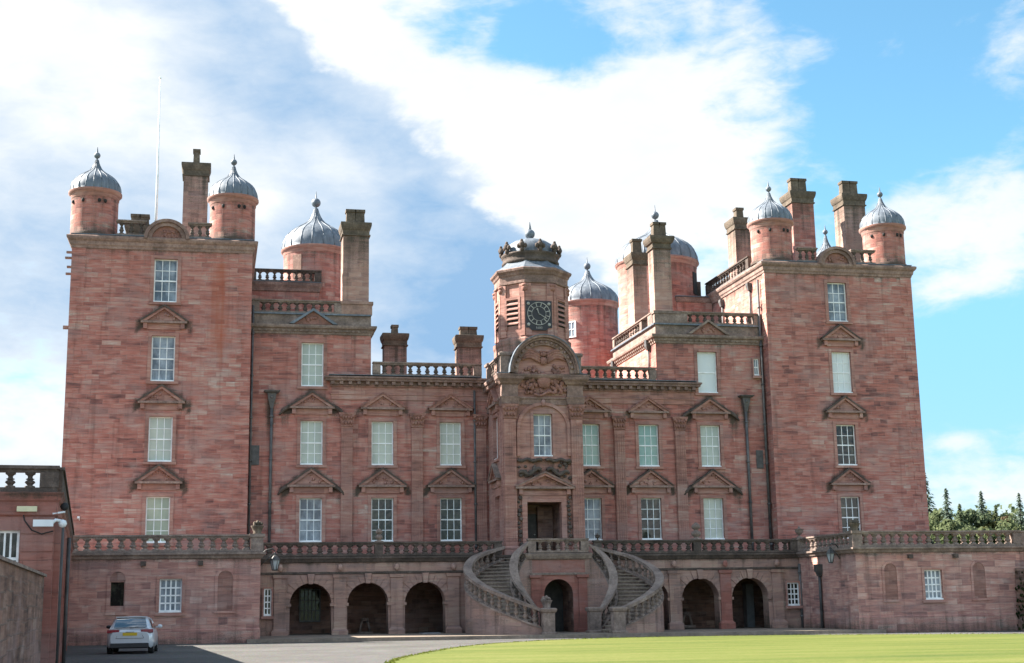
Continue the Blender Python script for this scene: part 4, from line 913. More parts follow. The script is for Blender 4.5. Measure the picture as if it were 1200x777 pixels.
# --- drainpipes, plates
def drainpipe(x, y, z0, z1, hopper=True, r=.075, m_='lead_pipe', hw=.3):
    mb = MB(); mb.tube([(x, y-.1, z0), (x, y-.1, z1-.3)], r, 10)
    z = z0+.5
    while z < z1-.6: mb.lathe(x, y-.1, [(r, z), (r+.03, z+.01), (r+.03, z+.09), (r, z+.1)], 10, 0, cap=False); z += 2.1
    if hopper:
        mb.rings(x-.09, x+.09, y-.19, y, [(z1-.85, -.02), (z1-.6, .03), (z1-.42, .08), (z1-.12, .13), (z1-.1, hw*.75), (z1-.02, hw), (z1, hw)]); mb.lump((x, y-.28, z1-.3), .1, 0, (1, .6, 1))
    return mb.build('drainpipe', m_, castle)
drainpipe(-12.38, YM, 3.8, 11.9); drainpipe(12.32, YM, 3.8, 12.05)
drainpipe(-13.36, YM, ZT, 16.5, False, .055); drainpipe(13.36, YM, ZT, 18.7, False, .07)
drainpipe(-2.25, YM, ZT, 12.4, False, .06)
for y in (2.0, 6.2):
    mb = MB(); mb.tube([(13.41, y, 15.6), (13.41, y, 18.2)], .06, 8); mb.rings(13.3, 13.48, y-.1, y+.1, [(18.1, .0), (18.35, .06), (18.5, .06)]); mb.build('drainpipe', 'lead_pipe', castle)
for y in (1.8, 8.2):
    mb = MB(); mb.tube([(7.42, y, 12.8), (7.42, y, 14.7)], .055, 8); mb.rings(7.3, 7.48, y-.12, y+.12, [(14.6, -.02), (14.8, .05), (15.3, .06)]); mb.build('drainpipe', 'black_iron', castle)
for x in (-13.12, 13.0):
    z = 8.75 if x < 0 else 8.7
    mb = MB(); mb.box(x-.19, x+.19, YM-.04, YM+.01, z-.48, z+.48)
    for i in range(7): mb.box(x-.17, x+.17, YM-.055, YM-.035, z-.44+i*.13, z-.38+i*.13)
    mb.build('vent_grille', 'lead_pipe', castle)
window(13.02, YM-.13, 13.15, 14.05, .3, 'pane_grey', 2, 2, .12, .06)

# --- arcade and terrace
mb = MB(); n = 14
AR = [-10.62, -8.02, -5.37, 5.37+.1, 8.04, 10.58]; HW = .94; ZS = 1.58
def arcade(x0, x1, arcs):
    e = [x0]+[v for c_ in arcs for v in (c_-HW, c_+HW)]+[x1]
    for i in range(0, len(e), 2):
        panel(mb, 'y', YA, e[i], e[i+1], -.1, 2.9, step=.3)
        mb.quad((e[i], YA+.7, -.1), (e[i], YA, -.1), (e[i], YA, ZS), (e[i], YA+.7, ZS)) if i else None
        if i+2 < len(e)+0 and e[i+1] != x1: mb.quad((e[i+1], YA, -.1), (e[i+1], YA+.7, -.1), (e[i+1], YA+.7, ZS), (e[i+1], YA, ZS))
        mb.quad((e[i+1], YA+.7, -.1), (e[i], YA+.7, -.1), (e[i], YA+.7, 2.9), (e[i+1], YA+.7, 2.9))
    for c_ in arcs:
        A = [(c_-HW*math.cos(math.pi*i/n), ZS+HW*math.sin(math.pi*i/n)) for i in range(n+1)]
        for i in range(n):
            (xa, za), (xb, zb) = A[i], A[i+1]
            mb.quad((xa, YA, za), (xb, YA, zb), (xb, YA, 2.9), (xa, YA, 2.9)); mb.quad((xa, YA+.7, za), (xb, YA+.7, zb), (xb, YA, zb), (xa, YA, za)); mb.quad((xb, YA+.7, zb), (xa, YA+.7, za), (xa, YA+.7, 2.9), (xb, YA+.7, 2.9))
arcade(-13.3, -1.0, AR[:3]); arcade(2.0, 13.3, AR[3:])
panel(mb, 'y', YA, -13.3, 13.3, 2.9, 3.5, step=.3)
panel(mb, 'y', YA, -1.0, 2.0, -.1, 2.9, step=.5)
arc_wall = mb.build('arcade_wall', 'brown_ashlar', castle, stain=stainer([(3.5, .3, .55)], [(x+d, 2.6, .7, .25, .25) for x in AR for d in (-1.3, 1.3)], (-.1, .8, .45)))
for c_ in AR:
    mb = MB()
    for i in range(13):                     # voussoirs
        a0, a1 = math.pi*i/13, math.pi*(i+1)/13; r1 = HW+.005; r2 = HW+(.3 if i % 2 == 0 else .42)
        zmax = 2.86
        P = [(c_-r1*math.cos(a0+.01), ZS+r1*math.sin(a0+.01)), (c_-r1*math.cos(a1-.01), ZS+r1*math.sin(a1-.01)), (c_-r2*math.cos(a1-.01), min(zmax, ZS+r2*math.sin(a1-.01))), (c_-r2*math.cos(a0+.01), min(zmax, ZS+r2*math.sin(a0+.01)))]
        mb.prism(P[::-1], YA-(.035 if i % 2 == 0 else .05), YA+.02)
    mb.prism([(c_-.1, ZS+HW-.04), (c_+.1, ZS+HW-.04), (c_+.16, 2.93), (c_-.16, 2.93)], YA-.12, YA+.02)
    for s in (-1, 1): mb.box(*sorted((c_+s*(HW-.06), c_+s*(HW+.16))), YA-.09, YA+.5, ZS-.1, ZS+.03)
    mb.build('arch_stones', 'brown_ashlar', arc_wall)
for x in [-12.0, -9.3, -6.7, -4.05, 4.05, 6.72, 9.32, 12.0]:
    mb = MB(); mb.box(x-.27, x+.27, YA-.11, YA+.02, .5, 2.72); mb.rings(x-.27, x+.27, YA-.11, YA, [(.02, .1), (.38, .1), (.42, .05), (.5, .0)]); mb.rings(x-.27, x+.27, YA-.11, YA, [(2.72, .0), (2.75, .05), (2.86, .07), (2.9, .08)])
    mb.lump((x, YA-.14, 3.2), .13, 0, (1, .6, 1.3)); mb.build('pilaster', 'brown_ashlar' if x != 9.32 else 'red_panel', castle)
c = MB(); c.rings(-13.3, 13.3, YA, YM, [(2.9, .0), (2.92, .05), (3.0, .06), (3.02, .0)], cap=False); c.rings(-13.3, 13.3, YA, YM-.1, [(3.42, .0), (3.45, .08), (3.55, .14), (3.62, .2), (3.70, .2), (3.72, .0)])
c.build('cornice', 'black_stone', arc_wall)
mb = MB()
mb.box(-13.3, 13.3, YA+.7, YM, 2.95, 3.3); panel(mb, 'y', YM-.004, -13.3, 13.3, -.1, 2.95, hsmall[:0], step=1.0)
mb.build('arcade_vault', 'dark_rubble_and_shade', castle)
window(-10.4, YM-.25, .75, 2.3, 1.0, 'pane_dark', 5, 3, .12, 0, bars=.05, sill=False, meet=False, fm='lead_pipe')
mb = MB(); mb.box(12.2-.55, 12.2-.15, YM-.6, YM-.1, .06, 2.25); mb.build('door', 'grey_door', castle)
window(-12.55, YA-.13, 1.1, 2.3, .34, 'pane_dark', 2, 4, .12, .07, bars=.05); window(12.77, YA-.13, 1.15, 2.25, .62, 'pane_dark', 3, 4, .12, .08, bars=.05)
drainpipe(13.18, YA-.02, .1, 3.45, False, .07)
RZ0, RZ1 = 3.72, 4.36
balustrade((-13.1, YA-.05), (-1.75, YA-.05), RZ0, RZ1, .455, piers=(.49,), m_='black_stone', k=1.3); balustrade((2.75, YA-.05), (13.1, YA-.05), RZ0, RZ1, .455, piers=(.5,), m_='black_stone', k=1.3)

# --- pavilions left and right of the forecourt
def pavilion(x0, x1, wx, nx, dark, mi='pink_ashlar'):
    mb = MB(); wh = [(wx-.44, wx+.44, 1.34, 2.66)]
    dn = [(dark-.26, dark+.26, 1.62, 2.55)] if dark else []
    panel(mb, 'y', YP, x0, x1, -.2, 3.5, wh+dn, .22, .25); panel(mb, '-x', x0, -.02, -YP, -.2, 3.5, step=.3); panel(mb, '+x', x1, YP, -.02, -.2, 3.5, step=.3)
    mb.quad((x0, YP, 3.49), (x1, YP, 3.49), (x1, -.02, 3.49), (x0, -.02, 3.49))
    pv = mb.build('pavilion_wall', mi, castle, stain=stainer([(3.5, .2, .6), (3.5, 1.0, .28)], [(wx-.3, 1.0, .2, .4, .35), (wx+.3, 1.0, .2, .4, .3), (nx[0], 1.0, .3, .5, .3)], (-.2, .95, .6)))
    c = MB(); c.rings(x0, x1, YP, -.05, [(3.44, .0), (3.47, .07), (3.56, .12), (3.62, .2), (3.70, .2), (3.72, .0)]); c.build('cornice', 'weathered_stone', pv)
    b_ = MB(); b_.rings(x0, x1, YP, YP+.4, [(-.2, .035), (.62, .035), (.66, .0)], cap=False); b_.build('plinth', mi, pv, stain=lambda x, y, z: .18+.4*math.exp(-(z+.2)/.5))
    window(wx, YP, 1.34, 2.66, .88, 'pane_grey', 4, 4, .18, .12, bars=.06)
    for x in nx: arched_recess(x, YP, 1.36, 2.97, .6, zb=2.56 if x == dark else None)
    if dark:
        q = MB(); q.box(dark-.27, dark+.27, YP+.15, YP+.2, 1.6, 2.57); q.build('pane', 'pane_dark', pv)
    for x in (wx-1.1, wx+1.15):
        q = MB(); q.box(x-.1, x+.1, YP-.2, YP+.02, 3.18, 3.36); q.build('water_spout', 'black_stone', pv)
pavilion(-22.0, -13.1, -16.64, (-14.49, -18.71), -18.71); pavilion(13.22, 21.45, 16.95, (14.86, 19.25), None)
balustrade((-21.0, YP+.1), (-13.1, YP+.1), RZ0, 4.42, .455, single=True, k=1.28); balustrade((13.22, YP+.1), (21.5, YP+.1), RZ0, 4.42, .455, single=True, k=1.28)
balustrade((13.32, YP+.4), (13.32, YA-.3), RZ0, 4.40, .455, single=True, k=1.05, ends=(False, False))
mb = MB(); mb.rings(13.1, 13.5, YP-.09, YP+.3, [(3.72, .0), (4.30, .0), (4.31, .06), (4.44, .07)]); mb.build('parapet_pier', 'weathered_stone', castle); mb = MB(); mb.rings(-13.5, -13.0, YP-.09, YP+.3, [(3.72, .0), (4.30, .0), (4.31, .06), (4.44, .07)]); mb.build('parapet_pier', 'weathered_stone', castle); mb = MB(); mb.rings(13.1, 13.5, YA-.3, YA+.2, [(3.72, .0), (4.3, .0), (4.31, .06), (4.42, .07)]); mb.build('parapet_pier', 'weathered_stone', castle)
mb = MB(); panel(mb, 'y', YP+.5, 21.47, 32, -.2, 3.5, step=.4); mb.box(21.47, 32, YP+.52, -1, -.2, 3.49); wing = mb.build('wing_wall', 'pink_ashlar', castle)
c = MB(); c.rings(21.75, 32, YP+.5, -1, [(3.44, .0), (3.56, .12), (3.70, .2), (3.72, .0)]); c.build('cornice', 'weathered_stone', wing)
balustrade((21.7, YP+.6), (32, YP+.6), RZ0, 4.42, .455, k=1.08)
mb = MB(); y = -5.5; mb.tube([(13.12, y, .1), (13.12, y, 2.7)], .07, 10); mb.rings(13.03, 13.2, y-.1, y+.1, [(2.5, .0), (2.75, .08), (3.05, .1)]); mb.build('drainpipe', 'black_iron', castle)

# --- forecourt step and the curved double staircase
mb = MB(); pts = [(-13.6, -9.75), (14.2, -9.75), (14.2, YP), (13.2, YP), (13.2, YM), (-13.08, YM), (-13.08, YP), (-13.6, YP)]
nn_ = len(pts); zt = lambda x: .15-.0055*x
mb.add([(x, y, zt(x)) for x, y in pts]+[(x, y, zt(x)-.4) for x, y in pts], [tuple(range(nn_))]+[(i, i+nn_, (i+1) % nn_+nn_, (i+1) % nn_) for i in range(nn_)])
mb.build('forecourt_step', 'step_stone', castle)
SC, RI, RO, SY = .5, 1.05, 3.12, -6.0
NST = 22; T0, T1 = rad(-86), rad(90)
SB = .13; RISE = (ZT-SB)/NST
for s in (-1, 1):
    stair = MB(); WALLS = []
    cx = SC+s*1.25
    P = lambda th, r, z: (cx+s*r*math.cos(th), SY+r*math.sin(th), z)
    def q4(mb, a, b, c_, d_):
        mb.quad(*((a, b, c_, d_) if s > 0 else (d_, c_, b, a)))
    for i in range(NST):
        a, b = T0+(T1-T0)*i/NST, T0+(T1-T0)*(i+1)/NST; z0_, z1_ = SB+RISE*i, SB+RISE*(i+1); mth = (a+b)/2
        q4(stair, P(a, RI, z1_), P(a, RO, z1_), P(mth, RO, z1_), P(mth, RI, z1_)); q4(stair, P(mth, RI, z1_), P(mth, RO, z1_), P(b, RO, z1_), P(b, RI, z1_))
        a2 = a+.006
        n0 = a-.022
        q4(stair, P(a2, RI, z0_), P(a2, RO, z0_), P(a2, RO, z1_-.06), P(a2, RI, z1_-.06)); stair.m[-1] = 1  # darker risers stand in for shadow lines under the nosings
        q4(stair, P(n0, RI, z1_-.06), P(n0, RO, z1_-.06), P(n0, RO, z1_), P(n0, RI, z1_)); q4(stair, P(n0, RI, z1_), P(n0, RO, z1_), P(a, RO, z1_), P(a, RI, z1_)); q4(stair, P(a2, RI, z1_-.06), P(a2, RO, z1_-.06), P(n0, RO, z1_-.06), P(n0, RI, z1_-.06))
    slope = lambda th: SB+RISE*NST*max(0, min(1, (th-T0)/(T1-T0)))
    M_ = 44
    up = lambda th: .64+.34*max(0, min(1, (T1-th)/.9))
    for r, side in ((RI, -1), (RO, 1)):
        swall = MB(); srail = MB(); sstr = MB(); WALLS.append((swall, srail, sstr))
        ra, rb = (r-.16, r+.14)
        TE = T1 if side < 0 else rad(73)
        for i in range(M_):
            a, b = T0+(TE-T0)*i/M_, T0+(TE-T0)*(i+1)/M_
            for mbx, zl, zh, e0, e1 in ((swall, None, .18, ra+.03, rb-.03), (sstr, .14, .21, ra-.02, rb+.02), (srail, .50, 9, ra-.04, rb+.04)):
                za0 = -.1 if zl is None else slope(a)+zl; zb0 = -.1 if zl is None else slope(b)+zl
                za1, zb1 = slope(a)+zh, slope(b)+zh
                if zh == 9: za0, zb0, za1, zb1 = slope(a)+up(a)-.14, slope(b)+up(b)-.14, slope(a)+up(a), slope(b)+up(b)
                q4(mbx, P(a, e0, za1), P(a, e1, za1), P(b, e1, zb1), P(b, e0, zb1)); q4(mbx, P(a, e1, za0), P(b, e1, zb0), P(b, e1, zb1), P(a, e1, za1)); q4(mbx, P(b, e0, zb0), P(a, e0, za0), P(a, e0, za1), P(b, e0, zb1))
                if zl is not None: q4(mbx, P(a, e1, za0), P(a, e0, za0), P(b, e0, zb0), P(b, e1, zb0))
        nb = 22 if side > 0 else 9
        for i in range(nb):
            th = T0+(TE-T0)*(i+.6)/nb; x, y, _ = P(th, (ra+rb)/2, 0); put_baluster(x, y, slope(th)+.18, slope(th)+up(th)-.12, side > 0, .95)
    st_o = stair.build('staircase', ['step_stone', 'weathered_stone'], castle)
    for swall, srail, sstr in WALLS: sstr.build('stair_string', 'weathered_stone', st_o); swall.build('stair_wall', 'brown_ashlar', st_o, stain=lambda x, y, z: .3 if z > .5 else .2); srail.build('handrail', 'weathered_stone', st_o)
    for x, y in ((SC+s*1.55, -9.2), (SC+s*1.08, -7.05)):
        mb = MB(); mb.rings(x-.27, x+.27, y-.27, y+.27, [(.0, .06), (.22, .06), (.26, -.02), (1.05, -.02), (1.08, .03), (1.16, .06), (1.22, .06), (1.25, .0)]); mb.build('newel', 'weathered_stone', st_o)
# landing with its arch
mb = MB(); lx0, lx1, ly = SC-1.42, SC+1.42, -5.05; ac, hw, zs = SC-.02, .68, 1.85
panel(mb, 'y', ly, lx0, ac-hw, -.1, 2.75, step=.3); panel(mb, 'y', ly, ac+hw, lx1, -.1, 2.75, step=.3); panel(mb, 'y', ly, lx0, lx1, 2.75, 3.5, step=.3)
A = [(ac-hw*math.cos(math.pi*i/14), zs+hw*math.sin(math.pi*i/14)) for i in range(15)]
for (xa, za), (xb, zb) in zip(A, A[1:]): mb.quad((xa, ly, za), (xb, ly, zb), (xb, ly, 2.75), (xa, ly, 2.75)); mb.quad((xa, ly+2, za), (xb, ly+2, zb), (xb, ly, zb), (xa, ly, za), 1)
mb.quad((ac-hw, ly, -.1), (ac-hw, ly+2, -.1), (ac-hw, ly+2, zs), (ac-hw, ly, zs), 1); mb.quad((ac+hw, ly+2, -.1), (ac+hw, ly, -.1), (ac+hw, ly, zs), (ac+hw, ly+2, zs), 1)  # inner reveals coloured dark to stand for shade within the arch
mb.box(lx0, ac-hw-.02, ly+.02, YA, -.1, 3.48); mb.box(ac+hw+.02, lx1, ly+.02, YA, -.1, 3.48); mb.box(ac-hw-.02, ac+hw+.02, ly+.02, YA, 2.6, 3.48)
land = mb.build('landing_wall', ['red_panel', 'dark_rubble_and_shade'], castle, stain=stainer([(3.5, .12, .3)], [(SC+1.0, 1.0, .3, .8, .2)]))
mb = MB(); mb.box(lx0-.2, lx1+.2, ly-.02, PY-.02, 3.482, ZT); mb.rings(lx0, lx1, ly, YA, [(3.4, .02), (3.45, .1), (3.58, .16), (3.68, .18), (3.73, .0)]); mb.box(lx0+.04, lx1-.04, ly-.06, ly+.02, 2.72, 2.82); mb.build('cornice', 'weathered_stone', land)
mb = MB()
for x in (lx0+.3, lx1-.3): mb.box(x-.2, x+.2, ly-.08, ly+.02, .3, 2.55); mb.rings(x-.2, x+.2, ly-.08, ly, [(0, .08), (.28, .08), (.3, .0)]); mb.rings(x-.2, x+.2, ly-.08, ly, [(2.55, .0), (2.6, .07), (2.718, .08)])
mb.build('pilaster', 'red_panel', land)
balustrade((lx0, ly+.05), (lx1, ly+.05), RZ0+.01, 4.37, .42, single=True, k=1.0)
STUFF.build('baluster', 'black_stone', castle)['kind'] = 'stuff'
mb = MB(); mb.box(ac-hw-.05, ac+hw+.05, ly+1.9, ly+1.98, -.1, 2.6); mb.build('cellar_door', 'door_wood', castle)

# ------------------------------------------------------------------ urns, lanterns, flagpole and other loose things
def urn(x, y, z, h, label, kind='urn', m_='weathered_stone'):
    o = tag(empty('garden_urn' if kind != 'b' else 'fruit_basket', (x, y, z)), label, 'urn' if kind != 'b' else 'stone basket')
    mb = MB()
    if kind == 'ball': prof = [(.34, 0), (.34, .07), (.16, .1), (.14, .16), (.24, .22), (.3, .34), (.24, .46), (.13, .52), (.12, .58), (.2, .62), (.27, .72), (.22, .86), (.12, .93), (.06, .98)]
    elif kind == 'urn': prof = [(.3, 0), (.3, .08), (.12, .14), (.09, .26), (.16, .32), (.36, .5), (.42, .64), (.38, .74), (.48, .8), (.5, .84), (.3, .86), (.2, .9), (.12, .94), (.1, .96)]
    else: prof = [(.34, 0), (.36, .06), (.32, .12), (.42, .4), (.52, .6), (.55, .66), (.3, .68)]
    mb.lathe(0, 0, [(r*h, t*h) for r, t in prof], 14, 0); mb.build('bowl', m_, o)
    if kind == 'ball': return o
    t = MB()
    if kind == 'urn': t.lump((0, 0, h*.99), h*.13, 0, (1, 1, 1.2))
    else:
        for i in range(26):
            a = R_.uniform(0, 6.28); q = R_.uniform(0, .4)*h; t.lump((q*math.cos(a), q*math.sin(a), h*(.7+R_.uniform(0, .3)*(1-q/h))), h*.13, 0, (1, 1, 1), 6)
    t.build('lid' if kind == 'urn' else 'fruit', m_, o)
    return o
urn(-7.52, YA-.05, 4.36, .62, 'dark round bellied stone finial on the left terrace balustrade, before the second window column', 'ball')
urn(7.93, YA-.05, 4.36, .84, 'tall double bellied stone finial on the terrace balustrade right of the curved stair', 'ball')
urn(13.3, YA-.05, 4.42, .50, 'black stone urn at the inner corner where the terrace meets the right pavilion')
urn(2.95, YA-.05, 4.36, .30, 'small dark urn on the balustrade just right of the stair landing', m_='black_stone')
urn(13.3, YP+.1, 4.44, .50, 'mossy stone basket of fruit on the front corner pier of the right pavilion', 'b', 'mossy_cap')
urn(-13.25, YP+.1, 4.44, .50, 'mossy stone basket of fruit on the front corner pier of the left pavilion', 'b', 'mossy_cap')
urn(SC-1.08, -7.05, 1.25, .50, 'grey stone basket of fruit on the newel post left of the central arch', 'b')
def lantern(x, y, z, label, dx):
    o = tag(empty('wall_lantern', (x, y, z)), label, 'lantern', 'wall lanterns either side of the arcade')
    b = MB(); b.tube([(dx, .0, .35), (dx*.6, -.02, .55), (dx*.2, -.03, .6), (0, -.03, .5)], .03, 6); b.tube([(dx, 0, -.1), (dx*.7, 0, .1), (0, -.03, .44)], .022, 6); b.box(min(0, dx)-.03 if dx < 0 else dx-.03, max(0, dx)+.03 if dx > 0 else dx+.03, -.06, .06, -.15, .45) if False else None; b.build('bracket', 'black_iron', o)
    f = MB(); f.lathe(0, -.03, [(.1, -.3), (.12, -.27), (.12, -.25)], 6, 0, False); f.lathe(0, -.03, [(.22, .12), (.2, .16), (.1, .3), (.05, .34), (.03, .46)], 6, 0, False)
    for k in range(6):
        a = k*math.pi/3; f.tube([(.11*math.cos(a), -.03+.11*math.sin(a), -.26), (.2*math.cos(a), -.03+.2*math.sin(a), .13)], .014, 5)
    f.build('lantern_frame', 'black_iron', o)
    g = MB(); g.lathe(0, -.03, [(.1, -.25), (.185, .12)], 6, 0, False); g.build('lantern_glass', 'lantern_pane', o)
    return o
lantern(-12.5, -8.75, 3.25, 'black iron wall lantern beside the right corner of the left pavilion', -.6)
lantern(12.75, -7.6, 3.35, 'black iron wall lantern on the side wall of the right pavilion', .47)
fp = tag(empty('flagpole', (-18.34, 4, 19.3)), 'tall bare white flagpole on the roof of the left tower', 'flagpole')
mb = MB(); mb.tube([(0, 0, 0), (.0, 0, 4.5), (-.04, 0, 9.75)], [.075, .06, .03], 10); mb.build('pole', 'white_paint', fp)
mb = MB(); mb.lump((-.04, 0, 9.78), .07); mb.build('truck', 'white_paint', fp)
for x, lab in ((-7.9, 'small pale stand with a round top inside the middle arch left of the stair'), (8.15, 'small pale stand with a round top inside the arch right of the stair')):
    o = tag(empty('stone_stand', (x, -.6, .15)), lab, 'stand', 'pale stands in the arcade')
    mb = MB(); mb.box(-.36, .36, -.2, .2, 0, .12); mb.build('base', 'weathered_stone', o)
    for s in (-1, 1):
        mb = MB(); mb.tube([(s*.24, 0, .12), (s*.2, 0, .35), (s*.12, 0, .62)], [.075, .06, .05], 8); mb.build('leg', 'weathered_stone', o)
    mb = MB(); mb.lathe(0, 0, [(.18, .62), (.2, .66), (.2, .70), (.14, .76)], 12); mb.build('top', 'weathered_stone', o)
mb = MB(); mb.box(-.42, .42, -.55, .55, 0, .03); o = mb.build('door_mat', 'mat_grey', loc=(-5.25, -3.6, .185)); tag(o, 'grey mat lying in the third arch left of the stair', 'mat')
mb = MB(); mb.box(-.05, .05, -.25, 0, -.05, .05); mb.tube([(0, -.05, .02), (.03, -.02, -.12)], .02, 6)
o = mb.build('security_camera', 'white_plastic', loc=(-21.15, .0, 5.7)); tag(o, 'small white camera low on the left edge of the left tower', 'camera')

# ------------------------------------------------------------------ left service building and boundary walls
RZB = math.atan2(2.35, 28.0)
sb = tag(empty('service_building', (-18.28, -36.7, 0), RZB), 'low red stone building with balustrade at the left edge of the forecourt', 'building')
CT = 3.9
mb = MB()
panel(mb, 'y', 0, -7, 0, -.3, CT-.15, [(-1.75, -.68, 1.95, 3.12)], .2, .4); panel(mb, '+x', 0, 0, 27.3, -.3, CT-.15, step=.6)
mb.quad((-7, 0, CT-.16), (0, 0, CT-.16), (0, 27.3, CT-.16), (-7, 27.3, CT-.16)); mb.quad((0, 27.3, -.3), (-7, 27.3, -.3), (-7, 27.3, CT), (0, 27.3, CT)); mb.quad((-7, 27.3, -.3), (-7, 0, -.3), (-7, 0, CT), (-7, 27.3, CT))
wl = mb.build('wall', 'red_panel', sb, stain=lambda x, y, z: (.5 if x < -.1 and 2.0 < z < 2.35 else .05)+(.35*math.exp(-(z+.1)/.5) if x > -.01 else 0))
c = MB(); c.rings(-7, 0, 0, 27.2, [(CT-.5, .0), (CT-.46, .05), (CT-.2, .06), (CT-.16, .1), (CT-.08, .13), (CT-.02, .16), (CT, .16), (CT+.02, .0)]); c.build('cornice', 'red_panel', wl, stain=lambda x, y, z: .5 if z > CT-.12 else .15)
for z in (2.3, 2.68, 3.05):
    for xa, xb in ((-.66, -.02), (-3.6, -1.78)):
        c = MB(); c.box(xa, xb, -.022, .01, z, z+.34); c.build('stone_course', 'red_panel', wl)
for y in (0.5, 3.2, 6.2, 9.4, 12.8, 16.5, 20.5):
    c = MB(); c.box(-.01, .13, y-.24, y+.24, .0, CT-.5); c.build('pilaster', 'red_panel', wl)
fr = window(-1.215, 0, 1.95, 3.12, 1.07, 'pane_dark', 8, 2, .18, .0, parent=sb, bars=.04)
def sbal(p0, p1, piers): balustrade(p0, p1, CT+.02, 4.47, .375, piers, True, .92, sb, 'black_stone', .22)
sbal((-5, .1), (.02, .1), ()); mb = MB(); mb.box(-.09, .11, .3, 27, CT+.021, 4.40); mb.box(-.13, .15, .28, 27, 4.402, 4.468); mb.build('parapet', 'black_stone', sb)
mb = MB(); mb.tube([(.13, .95, .0), (.13, .95, CT-.55)], .055, 8); mb.build('drainpipe', 'black_iron', sb)
mb = MB(); mb.tube([(.2, 7.8, .0), (.2, 7.8, CT-.55)], .05, 8); mb.build('drainpipe', 'black_iron', sb)
o = tag(empty('floodlight', (-18.28, -36.7, 0), RZB), 'long cream box light fixed high on the front of the low left building', 'light')
mb = MB(); mb.box(-.76, -.36, -.12, .0, 3.50, 3.61); mb.box(-.58, -.565, -.125, .0, 3.5, 3.612); mb.build('housing', 'cream_plastic', o)
mb = MB(); mb.tube([(-.64, -.03, 3.5), (-.6, -.03, 3.32), (-.45, -.03, 3.12), (-.25, -.03, 3.04), (-.02, -.03, 3.1)], .015, 6); mb.build('cable', 'rubber', o)
o = tag(empty('security_camera', (-18.28, -36.7, 0), RZB), 'white boxed camera on an arm at the corner of the low left building', 'camera')
mb = MB(); mb.box(-.42, -.02, -.32, -.18, 3.18, 3.32); mb.build('housing', 'white_plastic', o)
mb = MB(); mb.tube([(-.1, -.25, 3.2), (.02, -.2, 3.32), (.14, -.1, 3.3)], .035, 8); mb.lump((.16, -.1, 3.25), .09, 0); mb.build('arm', 'white_plastic', o)
o = tag(empty('dome_camera', (-18.28, -36.7, 0), RZB), 'black dome camera under the cornice corner of the low left building', 'camera')
mb = MB(); mb.lump((.18, .1, 3.62), .09, 0); mb.build('dome', 'rubber', o)
mb = MB(); mb.tube([(-.05, -.04, 3.46), (.2, -.02, 3.5)], .022, 6); mb.build('bracket', 'white_plastic', o)
bw = tag(empty('boundary_wall', (-18.4, -37.0, 0)), 'dark rough stone wall with sloping coping in the left foreground', 'wall')
mb = MB(); mb.add([(0, 0, -.3), (0, 0, 2.15), (.95, -18, 2.15), (.95, -18, -.3), (-.4, 0, -.3), (-.4, 0, 2.15), (.55, -18, 2.15), (.55, -18, -.3)], [(3, 2, 1, 0), (4, 5, 6, 7), (0, 1, 5, 4), (2, 3, 7, 6)]); mb.build('wall', 'dark_rubble_and_shade', bw)
mb = MB(); mb.add([(.05, 0, 2.15), (.05, 0, 2.2), (-.2, 0, 2.27), (-.45, 0, 2.2), (-.45, 0, 2.15)]+[(.05+.95, -18, 2.15), (1.0, -18, 2.2), (.75, -18, 2.27), (.5, -18, 2.2), (.5, -18, 2.15)], [(i, i+5, (i+1) % 5+5, (i+1) % 5) for i in range(5)]+[(4, 3, 2, 1, 0)]); mb.build('coping', 'weathered_stone', bw)
bw2 = tag(empty('boundary_wall', (20.9, -9.35, 0)), 'dark sloping stone wall with a little ivy against the far right end of the right pavilion', 'wall')
mb = MB(); mb.add([(.05, 0, -.2), (.9, -3.6, -.3), (4.5, -3.6, -.3), (4.5, 0, -.2), (.18, .1, 2.7), (1.15, -3.5, 2.2), (4.5, -3.5, 2.2), (4.5, .1, 2.7)], [(0, 1, 5, 4), (1, 2, 6, 5), (2, 3, 7, 6), (3, 0, 4, 7), (4, 5, 6, 7)]); mb.build('wall', 'dark_rubble_and_shade', bw2)
mb = MB()
for i in range(350):
    t = R_.random(); h = R_.random()
    x = .05+.85*t+(.13+.12*t)*h-R_.uniform(0, .1); y = -3.6*t; z = -.2+h*(2.9-.5*t)
    a = R_.uniform(0, 6.28); k = R_.uniform(.05, .1)
    mb.quad((x, y+k*math.cos(a), z+k*math.sin(a)), (x-.02, y-k*math.sin(a), z+k*math.cos(a)), (x-.05, y-k*math.cos(a), z-k*math.sin(a)), (x-.03, y+k*math.sin(a), z-k*math.cos(a)))
iv = mb.build('ivy', 'ivy_leaf', bw2); iv['kind'] = 'stuff'

# ------------------------------------------------------------------ the parked car
car = tag(empty('parked_car', (-17.5, -21.4, gz(-17.3)+.0), rad(-1)), 'silver white hatchback parked in the shade below the left pavilion', 'car')
car.scale = (.81, .81, .81)
def loft(mb, secs, mi=0, closed_ends=True):
    n = len(secs[0]); o = len(mb.v)
    vs = [p for s_ in secs for p in s_]; fs = []
    for j in range(len(secs)-1):
        for i in range(n-1): fs.append((j*n+i, j*n+i+1, (j+1)*n+i+1, (j+1)*n+i))
    mb.add(vs, fs, mi, sm=True)
    if closed_ends:
        mb.add(secs[0], [tuple(range(n))], mi); mb.add(secs[-1], [tuple(reversed(range(n)))], mi)
def lower(y, w_, z0, z1, bulge=.03):
    half = [(w_-.1, z0), (w_-.02, z0+.08), (w_, z0+(z1-z0)*.4), (w_+.0, z0+(z1-z0)*.62), (w_-.02, z0+(z1-z0)*.8), (w_-.09, z1)]
    L = [(-x, y, z) for x, z in half]; Rr = [(x, y, z) for x, z in reversed(half)]
    return L+[(-w_*.4, y, z1+.02), (0, y, z1+.025), (w_*.4, y, z1+.02)]+Rr
body = MB()
